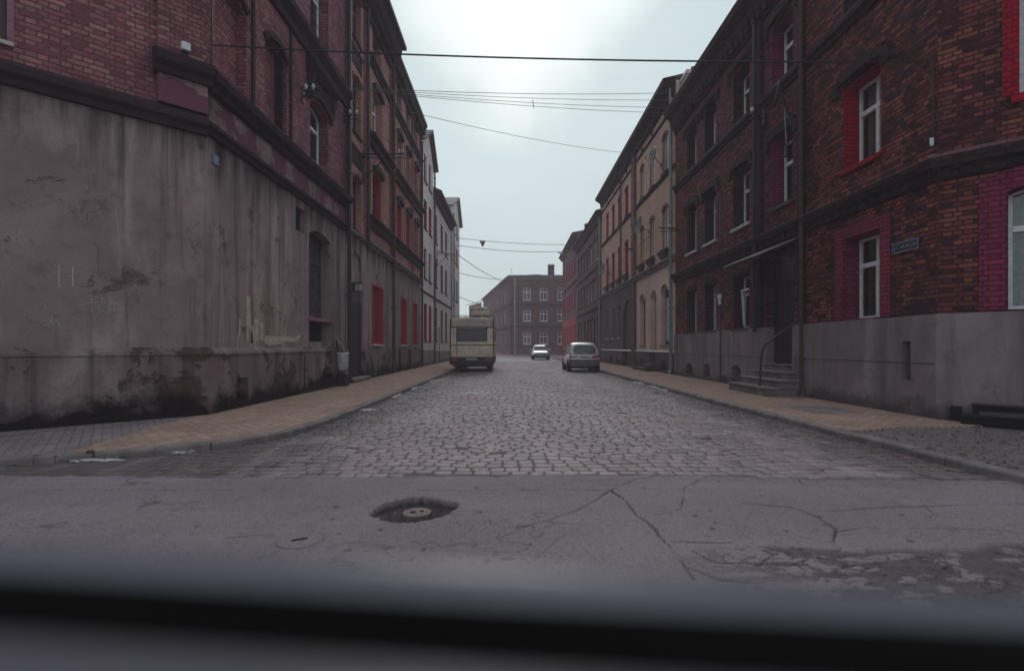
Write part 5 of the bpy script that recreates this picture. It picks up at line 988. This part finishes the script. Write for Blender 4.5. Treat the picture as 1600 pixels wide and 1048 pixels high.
T=(6.45,20.6)
for (zl,zr,lab,r) in ((9.3,11.42,'top wire of the fan of four running to the chimney',.009),(9.28,11.13,'second wire of the fan of four running to the chimney',.008),(9.26,10.82,'third wire of the fan of four running to the eaves',.008),(9.24,10.6,'lowest wire of the fan of four running to the eaves',.008)): wire(lab,(-5.0,16,zl),(T[0],T[1],zr),.12,r,'thinwire')
wire('single thin wire slanting down to the dormer of the tan house',(-5.0,16.0,9.0),(6.4,28.8,12.1),.22,.010,'thinwire')
mb=MB(); mb.cyl((.78,18.35,9.75),(.74,18.35,10.05),.012,n=6); tag(make('wire_spacer',mb,M['wire'],None,Matrix()),'short vertical spacer clipped to the fan of wires','spacer')
LW1=((-5.1,47,11.2),(6.5,52,11.6)); wire('upper far wire carrying the hanging lamp',*LW1,.2,.022,'thinwire'); wire('far wire just below the one with the hanging lamp',(-5.1,43.5,9.9),(6.5,52,11.0),.35,.022,'thinwire')
wire('wire sagging from the far left bracket to the house at the end',(-3.95,35.5,7.75),(2.5,78,11.0),1.0,.025,'thinwire'); wire('lowest faint wire behind the camper roof height',(-5.1,49,6.0),(-2.5,92,8.5),.3,.03,'thinwire'); wire('faint far wire beneath the sagging one',(-5.1,49,8.3),(-.2,78,11.6),.3,.03,'thinwire')
wire('thin service wire running along the left upper fronts',(-4.9,12.7,7.7),(-3.8,17.8,8.0),.05,.008); wire('loose service wire from the left corner house up to the eaves',(-5.0,9.3,10.6),(-4.9,15.9,8.4),.05,.007); wire('service wire from the long bracket along the left fronts',(-3.8,17.8,8.0),(-5.05,33.8,8.6),.1,.010)
wire('service wire from the red brick house to the bracket at the joint',(6.35,13.5,7.5),(6.0,20.7,6.15),.05,.008); wire('service wire along the front of the tan house',(6.0,20.7,6.1),(6.2,35,6.2),.15,.010)
root=empty('hanging_lamp',FR(-2.75,48.0,0,11.0),'small triangular lamp hanging on a far wire above the street','street lamp'); mb=MB(); mb.hull([(-3.02,47.8,11.05),(-2.5,47.8,11.05),(-2.5,48.2,11.05),(-3.02,48.2,11.05)],[(-2.99,47.82,11.12),(-2.53,47.82,11.12),(-2.53,48.18,11.12),(-2.99,48.18,11.12)]); mb.hull([(-2.8,47.95,10.6),(-2.72,47.95,10.6),(-2.72,48.05,10.6),(-2.8,48.05,10.6)],[(-3.0,47.82,11.05),(-2.52,47.82,11.05),(-2.52,48.18,11.05),(-3.0,48.18,11.05)]); make('lamp_shade',mb,M['rim'],root,Matrix())
# ---------------------------------------------------------------- the dashboard edge right under the camera
M['dash']=plain('blue_grey_dashboard',(.09,.082,.108),.4,var=.2,sc=30,spec=.5); M['dash2']=plain('dark_dashboard_gap',(.012,.008,.008),.9,var=0)
roll=R(-3.4); FDm=Matrix.Translation((0,0,1.2))@Matrix.Rotation(-roll*1.0,4,'Y'); root=empty('car_dashboard',FDm,'out of focus grey edge of a car dashboard along the bottom of the view','dashboard')
def ridge(name,Y0,Y1,zt,mat,drop):
    rings=[]; n=32; f=lambda T,x: T[1]+(T[0]-T[1])*min(1.6,-x/.12) if x<0 else T[1]+(T[2]-T[1])*min(1.6,x/.12)
    for i in range(n+1):
        x=-.6+1.2*i/n; y0=f(Y0,x); y1=f(Y1,x); h=zt
        rings.append([(x,y,z) for y,z in [(y1,h-drop),(y1,h-.004),(y1-.003,h-.0005),((y0+y1)/2,h+.001),(y0+.003,h-.0005),(y0,h-.003),(y0,h-drop)]])
    make(name,loft(rings),M[mat],root,FDm,smooth=True)
ridge('windscreen_ledge',(.1055,.105,.1075),(.112,.121,.119),-.05,'dash',.003); ridge('lower_pad',(.03,.03,.03),(.081,.0785,.079),-.0475,'dash',.02)
mb=MB(); mb.box(-.6,.6,.02,.118,-.1,-.075); mb.box(-.6,.6,.108,.110,-.076,-.053); make('recess_floor',mb,M['dash2'],root,FDm)
# ---------------------------------------------------------------- air, light, camera
hz=bpy.data.materials.new('street_haze'); hz.use_nodes=True; nt=hz.node_tree; nt.nodes.clear(); oo=nt.nodes.new('ShaderNodeOutputMaterial'); pv=nt.nodes.new('ShaderNodeVolumePrincipled'); pv.inputs['Color'].default_value=(1.0,.87,.97,1); pv.inputs['Density'].default_value=HAZE; nt.links.new(pv.outputs[0],oo.inputs['Volume'])
mb=MB(); mb.box(-62,62,-42,140,-1.2,22); o=make('haze',mb,hz); tag(o,'cold pale mist hanging in the street','mist',kind='stuff')
w=bpy.data.worlds.new('World'); S.world=w; w.use_nodes=True; nt=w.node_tree; nt.nodes.clear(); N=nt.nodes.new; L=nt.links.new
out=N('ShaderNodeOutputWorld'); bg=N('ShaderNodeBackground'); bg.inputs[1].default_value=.1; L(bg.outputs[0],out.inputs[0])
sky=N('ShaderNodeTexSky'); sky.sky_type='NISHITA'; sky.sun_disc=False; EL=R(34); sky.sun_elevation=EL; sky.sun_rotation=0.0
tc=N('ShaderNodeTexCoord'); d=Vector((.03,math.cos(EL),math.sin(EL))).normalized()
nz=N('ShaderNodeTexNoise'); nz.inputs['Scale'].default_value=2.2; nz.inputs['Detail'].default_value=5; mp=N('ShaderNodeMapping'); mp.inputs['Scale'].default_value=(1,1,2.2); L(tc.outputs['Generated'],mp.inputs[0]); L(mp.outputs[0],nz.inputs[0])
cr=N('ShaderNodeValToRGB'); L(nz.outputs[0],cr.inputs[0]); e=cr.color_ramp.elements; e[0].position=.35; e[0].color=(*SKY0,1); e[1].position=.7; e[1].color=(*SKY1,1)
dt=N('ShaderNodeVectorMath'); dt.operation='DOT_PRODUCT'; dt.inputs[1].default_value=d
n2=N('ShaderNodeTexNoise'); n2.inputs['Scale'].default_value=5; n2.inputs['Detail'].default_value=4; L(tc.outputs['Generated'],n2.inputs[0])
sb=N('ShaderNodeVectorMath'); sb.operation='SUBTRACT'; L(n2.outputs[1],sb.inputs[0]); sb.inputs[1].default_value=(.5,.5,.5)
sx=N('ShaderNodeVectorMath'); sx.operation='SCALE'; sx.inputs[3].default_value=.3; L(sb.outputs[0],sx.inputs[0]); ad=N('ShaderNodeVectorMath'); L(sx.outputs[0],ad.inputs[0]); L(tc.outputs['Generated'],ad.inputs[1]); nm=N('ShaderNodeVectorMath'); nm.operation='NORMALIZE'; L(ad.outputs[0],nm.inputs[0]); L(nm.outputs[0],dt.inputs[0])
gr_=N('ShaderNodeValToRGB'); L(dt.outputs['Value'],gr_.inputs[0]); e=gr_.color_ramp.elements; e[0].position=.972; e[0].color=(0,0,0,1); e[1].position=.999; e[1].color=(1,1,1,1)
gr_.color_ramp.interpolation='EASE'
mx=N('ShaderNodeMix'); mx.data_type='RGBA'; L(gr_.outputs[0],mx.inputs[0]); L(cr.outputs[0],mx.inputs[6]); mx.inputs[7].default_value=(*SKYB,1)
sc_=N('ShaderNodeVectorMath'); sc_.operation='SCALE'; sc_.inputs[3].default_value=10; L(mx.outputs[2],sc_.inputs[0])
m2=N('ShaderNodeMix'); m2.data_type='RGBA'; m2.inputs[0].default_value=.9; L(sky.outputs[0],m2.inputs[6]); L(sc_.outputs[0],m2.inputs[7]); L(m2.outputs[2],bg.inputs[0])
sn=bpy.data.lights.new('sun','SUN'); sn.energy=.8; sn.angle=R(25); sn.color=(1,.96,.92); so=bpy.data.objects.new('sun',sn); C.objects.link(so); so.rotation_euler=(-(R(90)-EL),0,0)
cm=bpy.data.cameras.new('camera'); co=bpy.data.objects.new('camera',cm); C.objects.link(co); S.camera=co
co.location=(0,0,1.2); co.rotation_euler=(R(90),0,0); cm.sensor_width=36; cm.lens=18; cm.shift_y=18/1600; cm.clip_start=.01; cm.clip_end=2000
cm.dof.use_dof=True; cm.dof.focus_distance=13; cm.dof.aperture_fstop=18/(8.0)
S.view_settings.view_transform='Standard'; S.view_settings.look='None'; S.view_settings.exposure=EXPO; S.view_settings.gamma=1
S.render.engine='CYCLES'; S.cycles.volume_bounces=1; S.cycles.max_bounces=6; S.cycles.transparent_max_bounces=12
